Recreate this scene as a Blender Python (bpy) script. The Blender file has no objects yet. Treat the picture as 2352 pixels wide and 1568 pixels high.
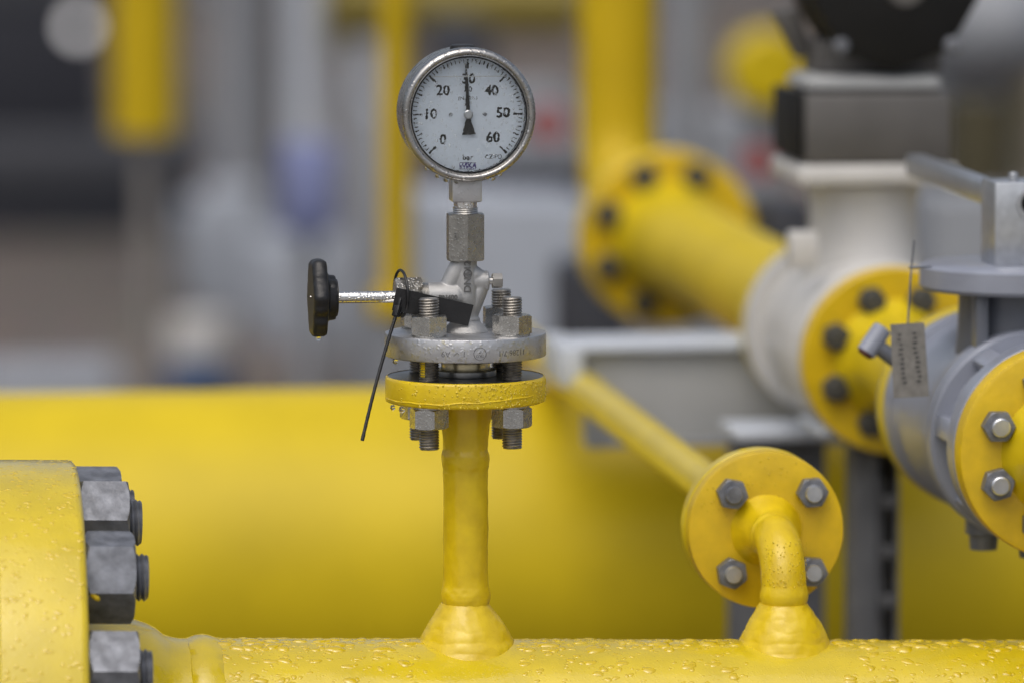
import bpy, bmesh, math, random
from mathutils import Vector, Matrix, noise
R = math.radians
sc = bpy.context.scene
COL = sc.collection
rnd = random.Random(7)

# ------------------------------------------------------------------ camera
ZC = 1.45
TH = R(6.0)
LENS = 200.0
KP = 36.0 / LENS / 2352.0
FW = Vector((0, math.cos(TH), -math.sin(TH)))
UP = Vector((0, math.sin(TH), math.cos(TH)))
RT = Vector((1, 0, 0))
CAM = Vector((0, 0, ZC))
PSI = R(7.6)
XD = Vector((math.cos(PSI), math.sin(PSI), 0))       # along the pipe racks
YD = Vector((-math.sin(PSI), math.cos(PSI), 0))      # away from the camera

def at(px, py, d):
    return CAM + FW * d + RT * ((px - 1176) * KP * d) + UP * ((784 - py) * KP * d)

def proj(p):
    v = p - CAM
    d = v.dot(FW)
    return 1176 + v.dot(RT) / d / KP, 784 - v.dot(UP) / d / KP, d

def zof(py, X, Y):
    lo, hi = ZC - 3, ZC + 1
    for _ in range(60):
        m = (lo + hi) / 2
        if proj(Vector((X, Y, m)))[1] > py: lo = m
        else: hi = m
    return (lo + hi) / 2

cam_d = bpy.data.cameras.new('camera')
cam = bpy.data.objects.new('camera', cam_d)
COL.objects.link(cam)
cam.location = CAM
cam.rotation_euler = (R(90) - TH, 0, 0)
cam_d.lens = LENS
cam_d.sensor_width = 36
cam_d.clip_start = 0.05
cam_d.clip_end = 500
cam_d.dof.use_dof = True
cam_d.dof.focus_distance = 4.31
cam_d.dof.aperture_fstop = 3.1
sc.camera = cam

# ------------------------------------------------------------------ materials
def mat(name, base, rough=0.5, metal=0.0, coat=0.0, var=0.08, vscale=40, bump=0.0, bscale=200, spec=0.5,
        drops=0.0, dscale=180, rvar=0.0, dark=None, anis=0.0, runs=0.0):
    m = bpy.data.materials.new(name)
    m.use_nodes = True
    nt = m.node_tree; N = nt.nodes; L = nt.links
    b = N['Principled BSDF']
    b.inputs['Roughness'].default_value = rough
    b.inputs['Metallic'].default_value = metal
    b.inputs['Coat Weight'].default_value = coat
    b.inputs['Coat Roughness'].default_value = 0.06
    b.inputs['Specular IOR Level'].default_value = spec
    tc = N.new('ShaderNodeTexCoord')
    nz = N.new('ShaderNodeTexNoise')
    nz.inputs['Scale'].default_value = vscale
    nz.inputs['Detail'].default_value = 5
    L.new(tc.outputs['Object'], nz.inputs['Vector'])
    cr = N.new('ShaderNodeValToRGB')
    d = dark or [c * (1 - var * 2) for c in base]
    cr.color_ramp.elements[0].position = 0.3
    cr.color_ramp.elements[0].color = (*d, 1)
    cr.color_ramp.elements[1].position = 0.7
    cr.color_ramp.elements[1].color = (*[min(1, c * (1 + var)) for c in base], 1)
    L.new(nz.outputs['Fac'], cr.inputs['Fac'])
    L.new(cr.outputs['Color'], b.inputs['Base Color'])
    if rvar:
        mr = N.new('ShaderNodeMapRange')
        mr.inputs['From Min'].default_value = 0.3
        mr.inputs['From Max'].default_value = 0.7
        mr.inputs['To Min'].default_value = max(0.02, rough - rvar)
        mr.inputs['To Max'].default_value = rough + rvar
        n3 = N.new('ShaderNodeTexNoise'); n3.inputs['Scale'].default_value = vscale * 2.3
        L.new(tc.outputs['Object'], n3.inputs['Vector'])
        L.new(n3.outputs['Fac'], mr.inputs['Value'])
        L.new(mr.outputs['Result'], b.inputs['Roughness'])
    last = None
    if bump:
        n2 = N.new('ShaderNodeTexNoise')
        n2.inputs['Scale'].default_value = bscale
        n2.inputs['Detail'].default_value = 4
        L.new(tc.outputs['Object'], n2.inputs['Vector'])
        bp = N.new('ShaderNodeBump')
        bp.inputs['Strength'].default_value = bump
        bp.inputs['Distance'].default_value = 0.0006
        L.new(n2.outputs['Fac'], bp.inputs['Height'])
        last = bp
    if drops:
        nd = N.new('ShaderNodeTexNoise'); nd.inputs['Scale'].default_value = dscale * 0.5
        L.new(tc.outputs['Object'], nd.inputs['Vector'])
        mx = N.new('ShaderNodeMix'); mx.data_type = 'VECTOR'
        mx.inputs['Factor'].default_value = 0.006
        L.new(tc.outputs['Object'], mx.inputs['A'])
        L.new(nd.outputs['Color'], mx.inputs['B'])
        vo = N.new('ShaderNodeTexVoronoi')
        vo.inputs['Scale'].default_value = dscale
        L.new(mx.outputs['Result'], vo.inputs['Vector'])
        c2 = N.new('ShaderNodeValToRGB')
        c2.color_ramp.interpolation = 'EASE'
        c2.color_ramp.elements[0].position = 0.12
        c2.color_ramp.elements[0].color = (1, 1, 1, 1)
        c2.color_ramp.elements[1].position = 0.42
        c2.color_ramp.elements[1].color = (0, 0, 0, 1)
        L.new(vo.outputs['Distance'], c2.inputs['Fac'])
        bp2 = N.new('ShaderNodeBump')
        bp2.inputs['Strength'].default_value = drops
        bp2.inputs['Distance'].default_value = 0.0008
        L.new(c2.outputs['Color'], bp2.inputs['Height'])
        if last: L.new(last.outputs['Normal'], bp2.inputs['Normal'])
        last = bp2
    if last:
        L.new(last.outputs['Normal'], b.inputs['Normal'])
        if coat: L.new(last.outputs['Normal'], b.inputs['Coat Normal'])
    return m

YEL = (0.68, 0.51, 0.008)
M = {}
M['yellow'] = mat('yellow_paint', YEL, 0.33, coat=0.35, var=0.05, vscale=25, bump=0.25, bscale=140)
M['yellow_wet'] = mat('yellow_paint_wet', YEL, 0.3, coat=1.0, var=0.06, vscale=30, bump=0.2, bscale=160, drops=0.16, dscale=420)
M['yellow_lump'] = mat('yellow_paint_thick', (0.71, 0.515, 0.006), 0.36, coat=0.2, var=0.09, vscale=60, bump=0.6, bscale=180, dark=(0.63, 0.435, 0.004))
M['yellow_far'] = mat('yellow_paint_dry', (0.65, 0.482, 0.006), 0.45, coat=0.0, var=0.09, vscale=5, spec=0.35)
M['yellow_orange'] = mat('yellow_paint_deep', (0.68, 0.458, 0.004), 0.4, coat=0.2, var=0.07, vscale=55, bump=0.3)
M['steel'] = mat('stainless_steel', (0.52, 0.51, 0.49), 0.36, 1.0, var=0.06, vscale=120, bump=0.15, bscale=900, rvar=0.06)
M['steel_wet'] = mat('stainless_steel_wet', (0.50, 0.49, 0.465), 0.27, 1.0, var=0.08, vscale=120, drops=0.22, dscale=420, rvar=0.06)
M['steel_coupling'] = mat('coupling_steel', (0.40, 0.39, 0.365), 0.30, 1.0, var=0.08, vscale=120, drops=0.28, dscale=420, rvar=0.06)
M['letter_shade'] = mat('shaded_letter_steel', (0.20, 0.20, 0.195), 0.55, 0.8, var=0.1)  # letters coloured darker to draw the shaded edges of the raised casting
M['gap_shade_steel'] = mat('gap_shade_steel', (0.16, 0.155, 0.15), 0.5, 0.8, var=0.1)  # shade of the flange gap put into the raised face's colour
M['greyface'] = mat('bare_flange_face', (0.30, 0.30, 0.30), 0.35, 0.9, var=0.12, vscale=90)
M['steel_cast'] = mat('cast_stainless', (0.44, 0.44, 0.435), 0.55, 0.85, var=0.08, vscale=80, bump=0.5, bscale=1500)
M['steel_flange'] = mat('turned_stainless', (0.60, 0.60, 0.61), 0.40, 0.95, var=0.07, vscale=70, drops=0.25, dscale=300, rvar=0.08)
M['polished'] = mat('polished_steel', (0.72, 0.71, 0.69), 0.14, 1.0, var=0.05, vscale=100, drops=0.5, dscale=420)
M['bezel'] = mat('brushed_bezel_steel', (0.44, 0.43, 0.415), 0.28, 1.0, var=0.08, vscale=60, drops=0.3, dscale=260, rvar=0.08)
M['thread'] = mat('oily_thread_steel', (0.36, 0.34, 0.31), 0.36, 0.95, var=0.2, vscale=200)
M['galv'] = mat('galvanised_steel', (0.205, 0.215, 0.24), 0.46, 0.45, var=0.22, vscale=85, bump=0.35, bscale=420, rvar=0.1)
M['galv_light'] = mat('galvanised_steel_light', (0.56, 0.58, 0.61), 0.34, 0.85, var=0.07, vscale=120, bump=0.3, bscale=600)
M['bolt_dark'] = mat('weathered_bolt_steel', (0.085, 0.085, 0.08), 0.55, 0.4, var=0.15, vscale=90)
M['greypaint'] = mat('grey_paint', (0.27, 0.29, 0.35), 0.32, coat=0.3, var=0.05, vscale=30, bump=0.3, bscale=260)
M['greypaint_dark'] = mat('grey_paint_dark', (0.13, 0.14, 0.165), 0.4, coat=0.2, var=0.05, vscale=30)
M['black'] = mat('black_plastic', (0.010, 0.010, 0.011), 0.42, var=0.1, vscale=120, bump=0.5, bscale=500)
M['black_matte'] = mat('black_housing', (0.007, 0.007, 0.007), 0.6, var=0.1, vscale=40, spec=0.3)
M['white'] = mat('white_paint', (0.60, 0.59, 0.57), 0.4, coat=0.2, var=0.03, vscale=20)
M['dial'] = mat('dial_white', (0.66, 0.73, 0.83), 0.5, var=0.02, vscale=300, spec=0.2)
M['ink'] = mat('dial_black_ink', (0.008, 0.008, 0.008), 0.5, var=0.1)
M['purple'] = mat('dial_purple_ink', (0.07, 0.05, 0.22), 0.5, var=0.1)
M['stamp'] = mat('stamp_shade', (0.10, 0.10, 0.10), 0.5, 0.8, var=0.1)  # flat figures, the shade of a stamped recess is in their colour
M['brass'] = mat('gasket_metal', (0.70, 0.62, 0.42), 0.3, 0.9, var=0.05)
M['greybox'] = mat('gearbox_grey', (0.115, 0.11, 0.105), 0.5, 0.2, var=0.08, vscale=20)
M['beam'] = mat('grey_beam_paint', (0.42, 0.43, 0.43), 0.5, var=0.05, vscale=10)
M['concrete'] = mat('pale_concrete', (0.36, 0.39, 0.44), 0.85, var=0.12, vscale=6, bump=0.5, bscale=60)
M['blue'] = mat('blue_plastic', (0.21, 0.24, 0.43), 0.5, var=0.05)
M['bluedark'] = mat('dark_blue_plastic', (0.02, 0.06, 0.16), 0.5, var=0.05)
M['redark'] = mat('dark_red_cap', (0.10, 0.022, 0.015), 0.5, var=0.05)
M['red'] = mat('red_paint', (0.36, 0.04, 0.03), 0.45, var=0.08)
M['cabinet'] = mat('dark_cabinet_paint', (0.028, 0.030, 0.040), 0.5, var=0.05)
M['cabinet_base'] = mat('cabinet_plinth_grey', (0.065, 0.068, 0.08), 0.6, var=0.05)
M['palepost'] = mat('pale_galvanised_post', (0.52, 0.56, 0.62), 0.55, 0.0, var=0.05, vscale=10)
M['midpost'] = mat('grey_post', (0.27, 0.285, 0.31), 0.55, 0.0, var=0.05, vscale=10)
M['olivedark'] = mat('dark_olive_paint', (0.045, 0.036, 0.010), 0.6)
M['olivepale'] = mat('dull_olive_paint', (0.22, 0.19, 0.11), 0.6)
M['yellow_column'] = mat('yellow_paint_upright_shade', (0.56, 0.388, 0.005), 0.5, var=0.08, vscale=6, spec=0.3)  # deeper yellow puts the duller light on upright surfaces into the colour
M['post_brown'] = mat('brown_grey_post', (0.25, 0.235, 0.22), 0.7)
M['post_dark'] = mat('dark_strut_steel', (0.115, 0.118, 0.125), 0.55, 0.2, var=0.1)
M['olive'] = mat('faded_yellow_paint', (0.22, 0.17, 0.025), 0.6, var=0.08)
M['tagplate'] = mat('stamped_tag_metal', (0.26, 0.25, 0.235), 0.45, 0.6, var=0.1, vscale=150)

def glass_mat(name, rough=0.0, bump=0.0, bscale=300, ior=1.33):
    m = bpy.data.materials.new(name); m.use_nodes = True
    N = m.node_tree.nodes; L = m.node_tree.links
    b = N['Principled BSDF']
    b.inputs['Base Color'].default_value = (0.97, 0.98, 0.97, 1)
    b.inputs['Transmission Weight'].default_value = 1
    b.inputs['Roughness'].default_value = rough
    b.inputs['IOR'].default_value = ior
    if bump:
        tc = N.new('ShaderNodeTexCoord')
        vo = N.new('ShaderNodeTexVoronoi'); vo.inputs['Scale'].default_value = bscale
        vo.feature = 'SMOOTH_F1'
        L.new(tc.outputs['Object'], vo.inputs['Vector'])
        nz = N.new('ShaderNodeTexNoise'); nz.inputs['Scale'].default_value = bscale * 0.6
        L.new(tc.outputs['Object'], nz.inputs['Vector'])
        mx = N.new('ShaderNodeMath'); mx.operation = 'MULTIPLY'
        L.new(vo.outputs['Distance'], mx.inputs[0]); L.new(nz.outputs['Fac'], mx.inputs[1])
        bp = N.new('ShaderNodeBump'); bp.inputs['Strength'].default_value = bump
        bp.inputs['Distance'].default_value = 0.001
        L.new(mx.outputs[0], bp.inputs['Height'])
        L.new(bp.outputs['Normal'], b.inputs['Normal'])
    return m
M['glass'] = glass_mat('wet_gauge_glass', 0.0, 0.65, 520, 1.3)
M['water'] = glass_mat('water', 0.0)
def film_mat():
    m = bpy.data.materials.new('water_film'); m.use_nodes = True
    N = m.node_tree.nodes; L = m.node_tree.links
    N.remove(N['Principled BSDF'])
    tr = N.new('ShaderNodeBsdfTransparent'); tr.inputs['Color'].default_value = (0.97, 0.95, 0.86, 1)
    gl = N.new('ShaderNodeBsdfGlossy'); gl.inputs['Roughness'].default_value = 0.04
    fr = N.new('ShaderNodeFresnel'); fr.inputs['IOR'].default_value = 1.40
    mx = N.new('ShaderNodeMixShader')
    ge = N.new('ShaderNodeNewGeometry'); iv = N.new('ShaderNodeMath'); iv.operation = 'SUBTRACT'; iv.inputs[0].default_value = 1
    ml = N.new('ShaderNodeMath'); ml.operation = 'MULTIPLY'
    L.new(ge.outputs['Backfacing'], iv.inputs[1]); L.new(iv.outputs[0], ml.inputs[0]); L.new(fr.outputs['Fac'], ml.inputs[1])
    L.new(ml.outputs[0], mx.inputs['Fac']); L.new(tr.outputs['BSDF'], mx.inputs[1]); L.new(gl.outputs['BSDF'], mx.inputs[2])
    L.new(mx.outputs['Shader'], N['Material Output'].inputs['Surface'])
    return m
M['film'] = film_mat()
M['drop_yellow'] = mat('water_over_yellow_paint', (0.63, 0.45, 0.006), 0.06, coat=0.6, var=0.02, vscale=20, spec=0.6)

# ground
def ground_mat():
    m = bpy.data.materials.new('wet_gravel'); m.use_nodes = True
    N = m.node_tree.nodes; L = m.node_tree.links
    b = N['Principled BSDF']; b.inputs['Roughness'].default_value = 0.85
    tc = N.new('ShaderNodeTexCoord')
    n1 = N.new('ShaderNodeTexNoise'); n1.inputs['Scale'].default_value = 0.35; n1.inputs['Detail'].default_value = 3
    n2 = N.new('ShaderNodeTexVoronoi'); n2.inputs['Scale'].default_value = 38
    for n in (n1, n2): L.new(tc.outputs['Object'], n.inputs['Vector'])
    cr = N.new('ShaderNodeValToRGB')
    cr.color_ramp.elements[0].position = 0.35; cr.color_ramp.elements[0].color = (0.095, 0.079, 0.064, 1)
    cr.color_ramp.elements[1].position = 0.65; cr.color_ramp.elements[1].color = (0.165, 0.127, 0.104, 1)
    L.new(n1.outputs['Fac'], cr.inputs['Fac'])
    mx = N.new('ShaderNodeMix'); mx.data_type = 'RGBA'; mx.blend_type = 'MULTIPLY'
    mx.inputs['Factor'].default_value = 0.6
    L.new(cr.outputs['Color'], mx.inputs['A']); L.new(n2.outputs['Color'], mx.inputs['B'])
    hs = N.new('ShaderNodeHueSaturation'); hs.inputs['Saturation'].default_value = 0.8; hs.inputs['Value'].default_value = 1.3
    L.new(mx.outputs['Result'], hs.inputs['Color'])
    L.new(hs.outputs['Color'], b.inputs['Base Color'])
    bp = N.new('ShaderNodeBump'); bp.inputs['Strength'].default_value = 0.8; bp.inputs['Distance'].default_value = 0.02
    L.new(n2.outputs['Distance'], bp.inputs['Height']); L.new(bp.outputs['Normal'], b.inputs['Normal'])
    return m
M['gravel'] = ground_mat()
M['bounce'] = mat('pale_reflector', (0.30, 0.295, 0.285), 0.7, var=0.12, vscale=3, bump=0.3, bscale=40)

# ------------------------------------------------------------------ mesh building
class MB:
    def __init__(s): s.v = []; s.f = []
    def add(s, vs, fs, m=None):
        o = len(s.v)
        s.v += [tuple(m @ Vector(p)) if m is not None else tuple(p) for p in vs]
        s.f += [tuple(i + o for i in f) for f in fs]
        return s
    def lathe(s, prof, axis='z', seg=48, m=None, rmod=None, lump=0.0, lscale=60, caps=True, a0=0.0):
        vs = []; n = len(prof)
        for r, h in prof:
            for i in range(seg):
                a = 2 * math.pi * i / seg + a0
                rr = r * (rmod(a, h) if rmod else 1.0)
                c, q = rr * math.cos(a), rr * math.sin(a)
                p = Vector((c, q, h)) if axis == 'z' else Vector((c, h, q)) if axis == 'y' else Vector((h, c, q))
                if lump and r > 1e-6:
                    k = noise.noise(p * lscale) * 0.7 + noise.noise(p * lscale * 2.7 + Vector((3, 1, 7))) * 0.4
                    dirv = Vector((math.cos(a), math.sin(a), 0)) if axis == 'z' else Vector((math.cos(a), 0, math.sin(a))) if axis == 'y' else Vector((0, math.cos(a), math.sin(a)))
                    p = p + dirv * (k * lump)
                vs.append(p)
        fs = []
        for j in range(n - 1):
            for i in range(seg):
                i2 = (i + 1) % seg
                fs.append((j * seg + i, j * seg + i2, (j + 1) * seg + i2, (j + 1) * seg + i))
        if caps:
            if prof[0][0] > 1e-7: fs.append(tuple(range(seg - 1, -1, -1)))
            if prof[-1][0] > 1e-7: fs.append(tuple((n - 1) * seg + i for i in range(seg)))
        return s.add(vs, fs, m)
    def hexnut(s, af, h0, h1, axis='z', m=None, rot=0.0, ch=True, seg=72):
        rc = af / 2 * 1.02
        rows = [[], [], [], []]
        for i in range(seg):
            a = 2 * math.pi * i / seg
            b = ((a + math.pi / 6) % (math.pi / 3)) - math.pi / 6
            rh = af / 2 / math.cos(b)
            d = max(0.0, rh - rc) * 0.62 if ch else 0.0
            ri = min(rh, rc) if ch else rh
            for k, (r, h) in enumerate(((ri, h0), (rh, h0 + d + 1e-5), (rh, h1 - d - 1e-5), (ri, h1))):
                c, q = r * math.cos(a + rot), r * math.sin(a + rot)
                rows[k].append(Vector((c, q, h)) if axis == 'z' else Vector((c, h, q)) if axis == 'y' else Vector((h, c, q)))
        vs = sum(rows, []); fs = []
        for j in range(3):
            for i in range(seg):
                i2 = (i + 1) % seg
                fs.append((j * seg + i, j * seg + i2, (j + 1) * seg + i2, (j + 1) * seg + i))
        fs.append(tuple(range(seg))); fs.append(tuple(3 * seg + i for i in range(seg)))
        return s.add(vs, fs, m)
    def thread(s, r, h0, h1, pitch, axis='z', depth=None, seg=28, m=None, endch=True):
        depth = depth or pitch * 0.5
        ns = 4
        tot = int((h1 - h0) / pitch * ns) + 2 * ns
        vs = []
        for j in range(tot + 1):
            ph = j % ns
            rr0 = (r - depth, r - depth * 0.4, r, r - depth * 0.4)[ph]
            for i in range(seg):
                a = 2 * math.pi * i / seg
                h = h0 - pitch + pitch * j / ns + pitch * i / seg
                hc = min(max(h, h0), h1)
                rr = rr0
                if endch:
                    rr = min(rr, r - depth + max(0.0, min(hc - h0, h1 - hc)) * 1.0)
                c, q = rr * math.cos(a), rr * math.sin(a)
                vs.append(Vector((c, q, hc)) if axis == 'z' else Vector((c, hc, q)) if axis == 'y' else Vector((hc, c, q)))
        fs = []
        for j in range(tot):
            for i in range(seg - 1):
                fs.append((j * seg + i, j * seg + i + 1, (j + 1) * seg + i + 1, (j + 1) * seg + i))
            if j + 1 + ns <= tot:
                fs.append((j * seg + seg - 1, (j + ns) * seg, (j + 1 + ns) * seg, (j + 1) * seg + seg - 1))
        fs.append(tuple(range(seg))); fs.append(tuple(tot * seg + i for i in range(seg)))
        s.add(vs, fs, m)
        # closing cores so that the clamped ends stay solid
        rr = r - depth * 1.02
        return s.lathe([(rr, h0 + 1e-4), (rr, h1 - 1e-4)], axis, seg, m)
    def box(s, x0, x1, y0, y1, z0, z1, bev=0.0, m=None, segs=2):
        bm = bmesh.new()
        bmesh.ops.create_cube(bm, size=1)
        for v in bm.verts:
            v.co = Vector(((x0 + x1) / 2 + v.co.x * (x1 - x0), (y0 + y1) / 2 + v.co.y * (y1 - y0), (z0 + z1) / 2 + v.co.z * (z1 - z0)))
        if bev: bmesh.ops.bevel(bm, geom=bm.edges[:], offset=bev, segments=segs, affect='EDGES', profile=0.5)
        bm.verts.index_update()
        s.add([v.co.copy() for v in bm.verts], [[v.index for v in f.verts] for f in bm.faces], m)
        bm.free(); return s
    def prism(s, poly, y0, y1, bev=0.0, m=None):     # polygon in x,z extruded along y
        bm = bmesh.new()
        a = [bm.verts.new((x, y0, z)) for x, z in poly]
        f = bm.faces.new(a)
        r = bmesh.ops.extrude_face_region(bm, geom=[f])
        bmesh.ops.translate(bm, vec=(0, y1 - y0, 0), verts=[e for e in r['geom'] if isinstance(e, bmesh.types.BMVert)])
        if bev: bmesh.ops.bevel(bm, geom=bm.edges[:], offset=bev, segments=2, affect='EDGES', profile=0.5)
        bm.verts.index_update()
        s.add([v.co.copy() for v in bm.verts], [[v.index for v in f.verts] for f in bm.faces], m)
        bm.free(); return s
    def tube(s, pts, rads, seg=24, m=None, lump=0.0, lscale=60):
        pts = [Vector(p) for p in pts]
        if not isinstance(rads, (list, tuple)): rads = [rads] * len(pts)
        vs = []; fs = []
        t0 = (pts[1] - pts[0]).normalized()
        u = t0.orthogonal().normalized()
        for i, p in enumerate(pts):
            t = (pts[min(i + 1, len(pts) - 1)] - pts[max(i - 1, 0)]).normalized()
            u = (u - t * u.dot(t)).normalized(); w = t.cross(u)
            for k in range(seg):
                a = 2 * math.pi * k / seg
                dv = u * math.cos(a) + w * math.sin(a)
                q = p + dv * rads[i]
                if lump: q = q + dv * (lump * (noise.noise(q * lscale) * 0.7 + noise.noise(q * lscale * 2.7) * 0.4))
                vs.append(q)
        for j in range(len(pts) - 1):
            for k in range(seg):
                k2 = (k + 1) % seg
                fs.append((j * seg + k, j * seg + k2, (j + 1) * seg + k2, (j + 1) * seg + k))
        fs.append(tuple(range(seg))); fs.append(tuple((len(pts) - 1) * seg + k for k in range(seg)))
        return s.add(vs, fs, m)
    def text(s, txt, size, m=None, extrude=0.0001, warp=None, bold=0.0):
        cu = bpy.data.curves.new('lettering', 'FONT')
        cu.body = txt; cu.size = size; cu.extrude = extrude; cu.offset = bold
        cu.align_x = 'CENTER'; cu.align_y = 'CENTER'; cu.resolution_u = 3
        o = bpy.data.objects.new('lettering', cu); COL.objects.link(o)
        dg = bpy.context.evaluated_depsgraph_get()
        me = bpy.data.meshes.new_from_object(o.evaluated_get(dg))
        vs = [v.co.copy() for v in me.vertices]; fs = [tuple(p.vertices) for p in me.polygons]
        bpy.data.objects.remove(o); bpy.data.curves.remove(cu); bpy.data.meshes.remove(me)
        if warp: vs = [warp(v) for v in vs]
        return s.add(vs, fs, m)
    def build(s, name, material, parent=None, sharp=33, loc=None, smooth=True):
        me = bpy.data.meshes.new(name)
        me.from_pydata([tuple(v) for v in s.v], [], s.f)
        bm = bmesh.new(); bm.from_mesh(me)
        bmesh.ops.remove_doubles(bm, verts=bm.verts, dist=1e-7)
        bmesh.ops.recalc_face_normals(bm, faces=bm.faces)
        if smooth:
            th = R(sharp)
            for f in bm.faces: f.smooth = True
            for e in bm.edges:
                if len(e.link_faces) == 2 and e.calc_face_angle(0) > th: e.smooth = False
        bm.to_mesh(me); bm.free()
        me.materials.append(M[material] if isinstance(material, str) else material)
        o = bpy.data.objects.new(name, me)
        COL.objects.link(o)
        if parent is not None: o.parent = parent
        if loc is not None: o.location = loc
        return o

def thing(name, label, cat, loc=(0, 0, 0), rot=(0, 0, PSI), group=None):
    o = bpy.data.objects.new(name, None); COL.objects.link(o)
    o.empty_display_size = 0.02
    o.location = loc; o.rotation_euler = rot
    o['label'] = label; o['category'] = cat
    if group: o['group'] = group
    return o
def tag(o, label, cat, group=None, kind=None):
    if label: o['label'] = label
    if cat: o['category'] = cat
    if group: o['group'] = group
    if kind: o['kind'] = kind
    return o
def dup(root, loc, label):
    r = root.copy(); COL.objects.link(r); r.location = loc; r['label'] = label
    for ch in list(root.children):
        c = ch.copy(); COL.objects.link(c); c.parent = r
        for g in ch.children:
            d = g.copy(); COL.objects.link(d); d.parent = c
    return r

def disc(Rr, h0, h1, c=0.0015, ri=0.0):
    return [(ri, h0), (Rr - c, h0), (Rr - c * 0.3, h0 + c * 0.3), (Rr, h0 + c), (Rr, h1 - c), (Rr - c * 0.3, h1 - c * 0.3), (Rr - c, h1), (ri, h1)]

# ------------------------------------------------------------------ ground
gm = MB(); gm.add([(-150, -60, 0), (150, -60, 0), (150, 240, 0), (-150, 240, 0)], [(0, 1, 2, 3)])
g = gm.build('ground', 'gravel'); tag(g, 'brown grey wet gravel yard ground', 'ground', kind='structure')
gm = MB(); gm.add([(-60, -50, 0.004), (60, -50, 0.004), (60, 3.2, 0.004), (-60, 3.2, 0.004)], [(0, 1, 2, 3)])  # added unseen pale sheet, bounces light onto the front faces
g = gm.build('reflector', 'bounce'); tag(g, 'added pale ground sheet below and behind the camera, unseen, brightening the front faces', 'reflector', kind='structure')

# ------------------------------------------------------------------ reference points
P0 = at(1069, 780, 4.33)
X0, Y0 = P0.x, P0.y
Z = lambda py: zof(py, X0, Y0)
S = KP * 4.33                                   # metres per photo pixel at the stem
HR = 0.0915                                     # header radius
ZH = Z(1464 + HR / S)                           # header axis height
SLOPE = R(1.35)
H0 = Vector((X0, Y0, ZH))
HD = Vector((XD.x * math.cos(SLOPE), XD.y * math.cos(SLOPE), -math.sin(SLOPE)))
def tof(px):
    lo, hi = -0.9, 0.9
    for _ in range(50):
        m = (lo + hi) / 2
        if proj(H0 + HD * m + Vector((0, 0, HR)))[0] < px: lo = m
        else: hi = m
    return lo

# ------------------------------------------------------------------ header pipe
t_f = tof(164)                                   # outer face of the big flange
RF = 0.2265
hdr = thing('header_pipe', 'wet yellow header pipe along the bottom with a big flange at its left end', 'pipe', H0, (0, SLOPE, PSI))
ta, tb, tc_, td = tof(312), tof(350), tof(388), tof(460)
prof = [(0.125, t_f - 0.001), (0.118, t_f + 0.012), (0.113, t_f + 0.024), (HR + 0.0135, ta), (HR + 0.0115, ta + 0.006), (HR + 0.0085, tb), (HR + 0.0035, tb + 0.006), (HR + 0.001, tc_), (HR, tc_ + 0.006)]
mb = MB(); mb.lathe(prof + [(HR, -0.15), (HR, 0.0), (HR, 0.2), (HR, 0.9)], 'x', 120, lump=0.0004, lscale=30)
mb.build('pipe', 'yellow_wet', hdr)
mb = MB()
def bead(t, r, w, h): return [(r - 0.002, t - w * 1.15), (r + h * 0.15, t - w), (r + h * 0.75, t - w * 0.5), (r + h, t), (r + h * 0.75, t + w * 0.5), (r + h * 0.15, t + w), (r - 0.002, t + w * 1.15)]
mb.lathe(bead(td, HR, 0.012, 0.0034), 'x', 140, lump=0.0011, lscale=70); mb.build('weld_bead', 'yellow_wet', hdr)
c = 0.006
mb = MB(); mb.lathe([(0.10, t_f - 0.07), (RF - c, t_f - 0.07), (RF, t_f - 0.07 + c), (RF, t_f - c), (RF - c * 0.13, t_f - c * 0.5), (RF - c * 0.5, t_f - c * 0.13), (RF - c, t_f), (0.10, t_f)], 'x', 140, lump=0.0003, lscale=40)
mb.lathe([(0.11, t_f - 0.9), (0.115, t_f - 0.071)], 'x', 80)
fl = mb.build('flange', 'yellow_wet', hdr); fl['label'] = 'thick flange at the left end'

# studs on the big flange
HM = Matrix.Translation(H0) @ Matrix.Rotation(PSI, 4, 'Z') @ Matrix.Rotation(SLOPE, 4, 'Y')
def stud_y(bc, ph): return proj(HM @ Vector((t_f + 0.02, -bc * math.sin(ph), bc * math.cos(ph))))[1]
def phi_for(bc, y):
    lo, hi = R(-5), R(100)
    for _ in range(50):
        m_ = (lo + hi) / 2
        if stud_y(bc, m_) < y: lo = m_
        else: hi = m_
    return lo
best = None
for k in range(60):
    bc = 0.165 + 0.0006 * k
    f2, f3, f4 = (phi_for(bc, y) for y in (1199, 1325, 1545))
    e = abs((f3 - f2) - (f4 - f3))
    if f2 > R(-4.9) and (best is None or e < best[0]): best = (e, bc, f2, f3, f4)
_, BC, F2, F3, F4 = best
print('stud circle', BC, [math.degrees(x) for x in best[2:]], stud_y(BC, 2 * F2 - F3))
stud_labels = ['uppermost hexagon nut on the big left flange mostly hidden behind the next nut',
               'second hexagon nut from the top on the big left flange with a yellow paint speck',
               'third nut from the top on the big left flange, yellow paint on its edge',
               'lowest hexagon nut on the big left flange cut by the bottom edge of the photo']
proto = None
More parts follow.
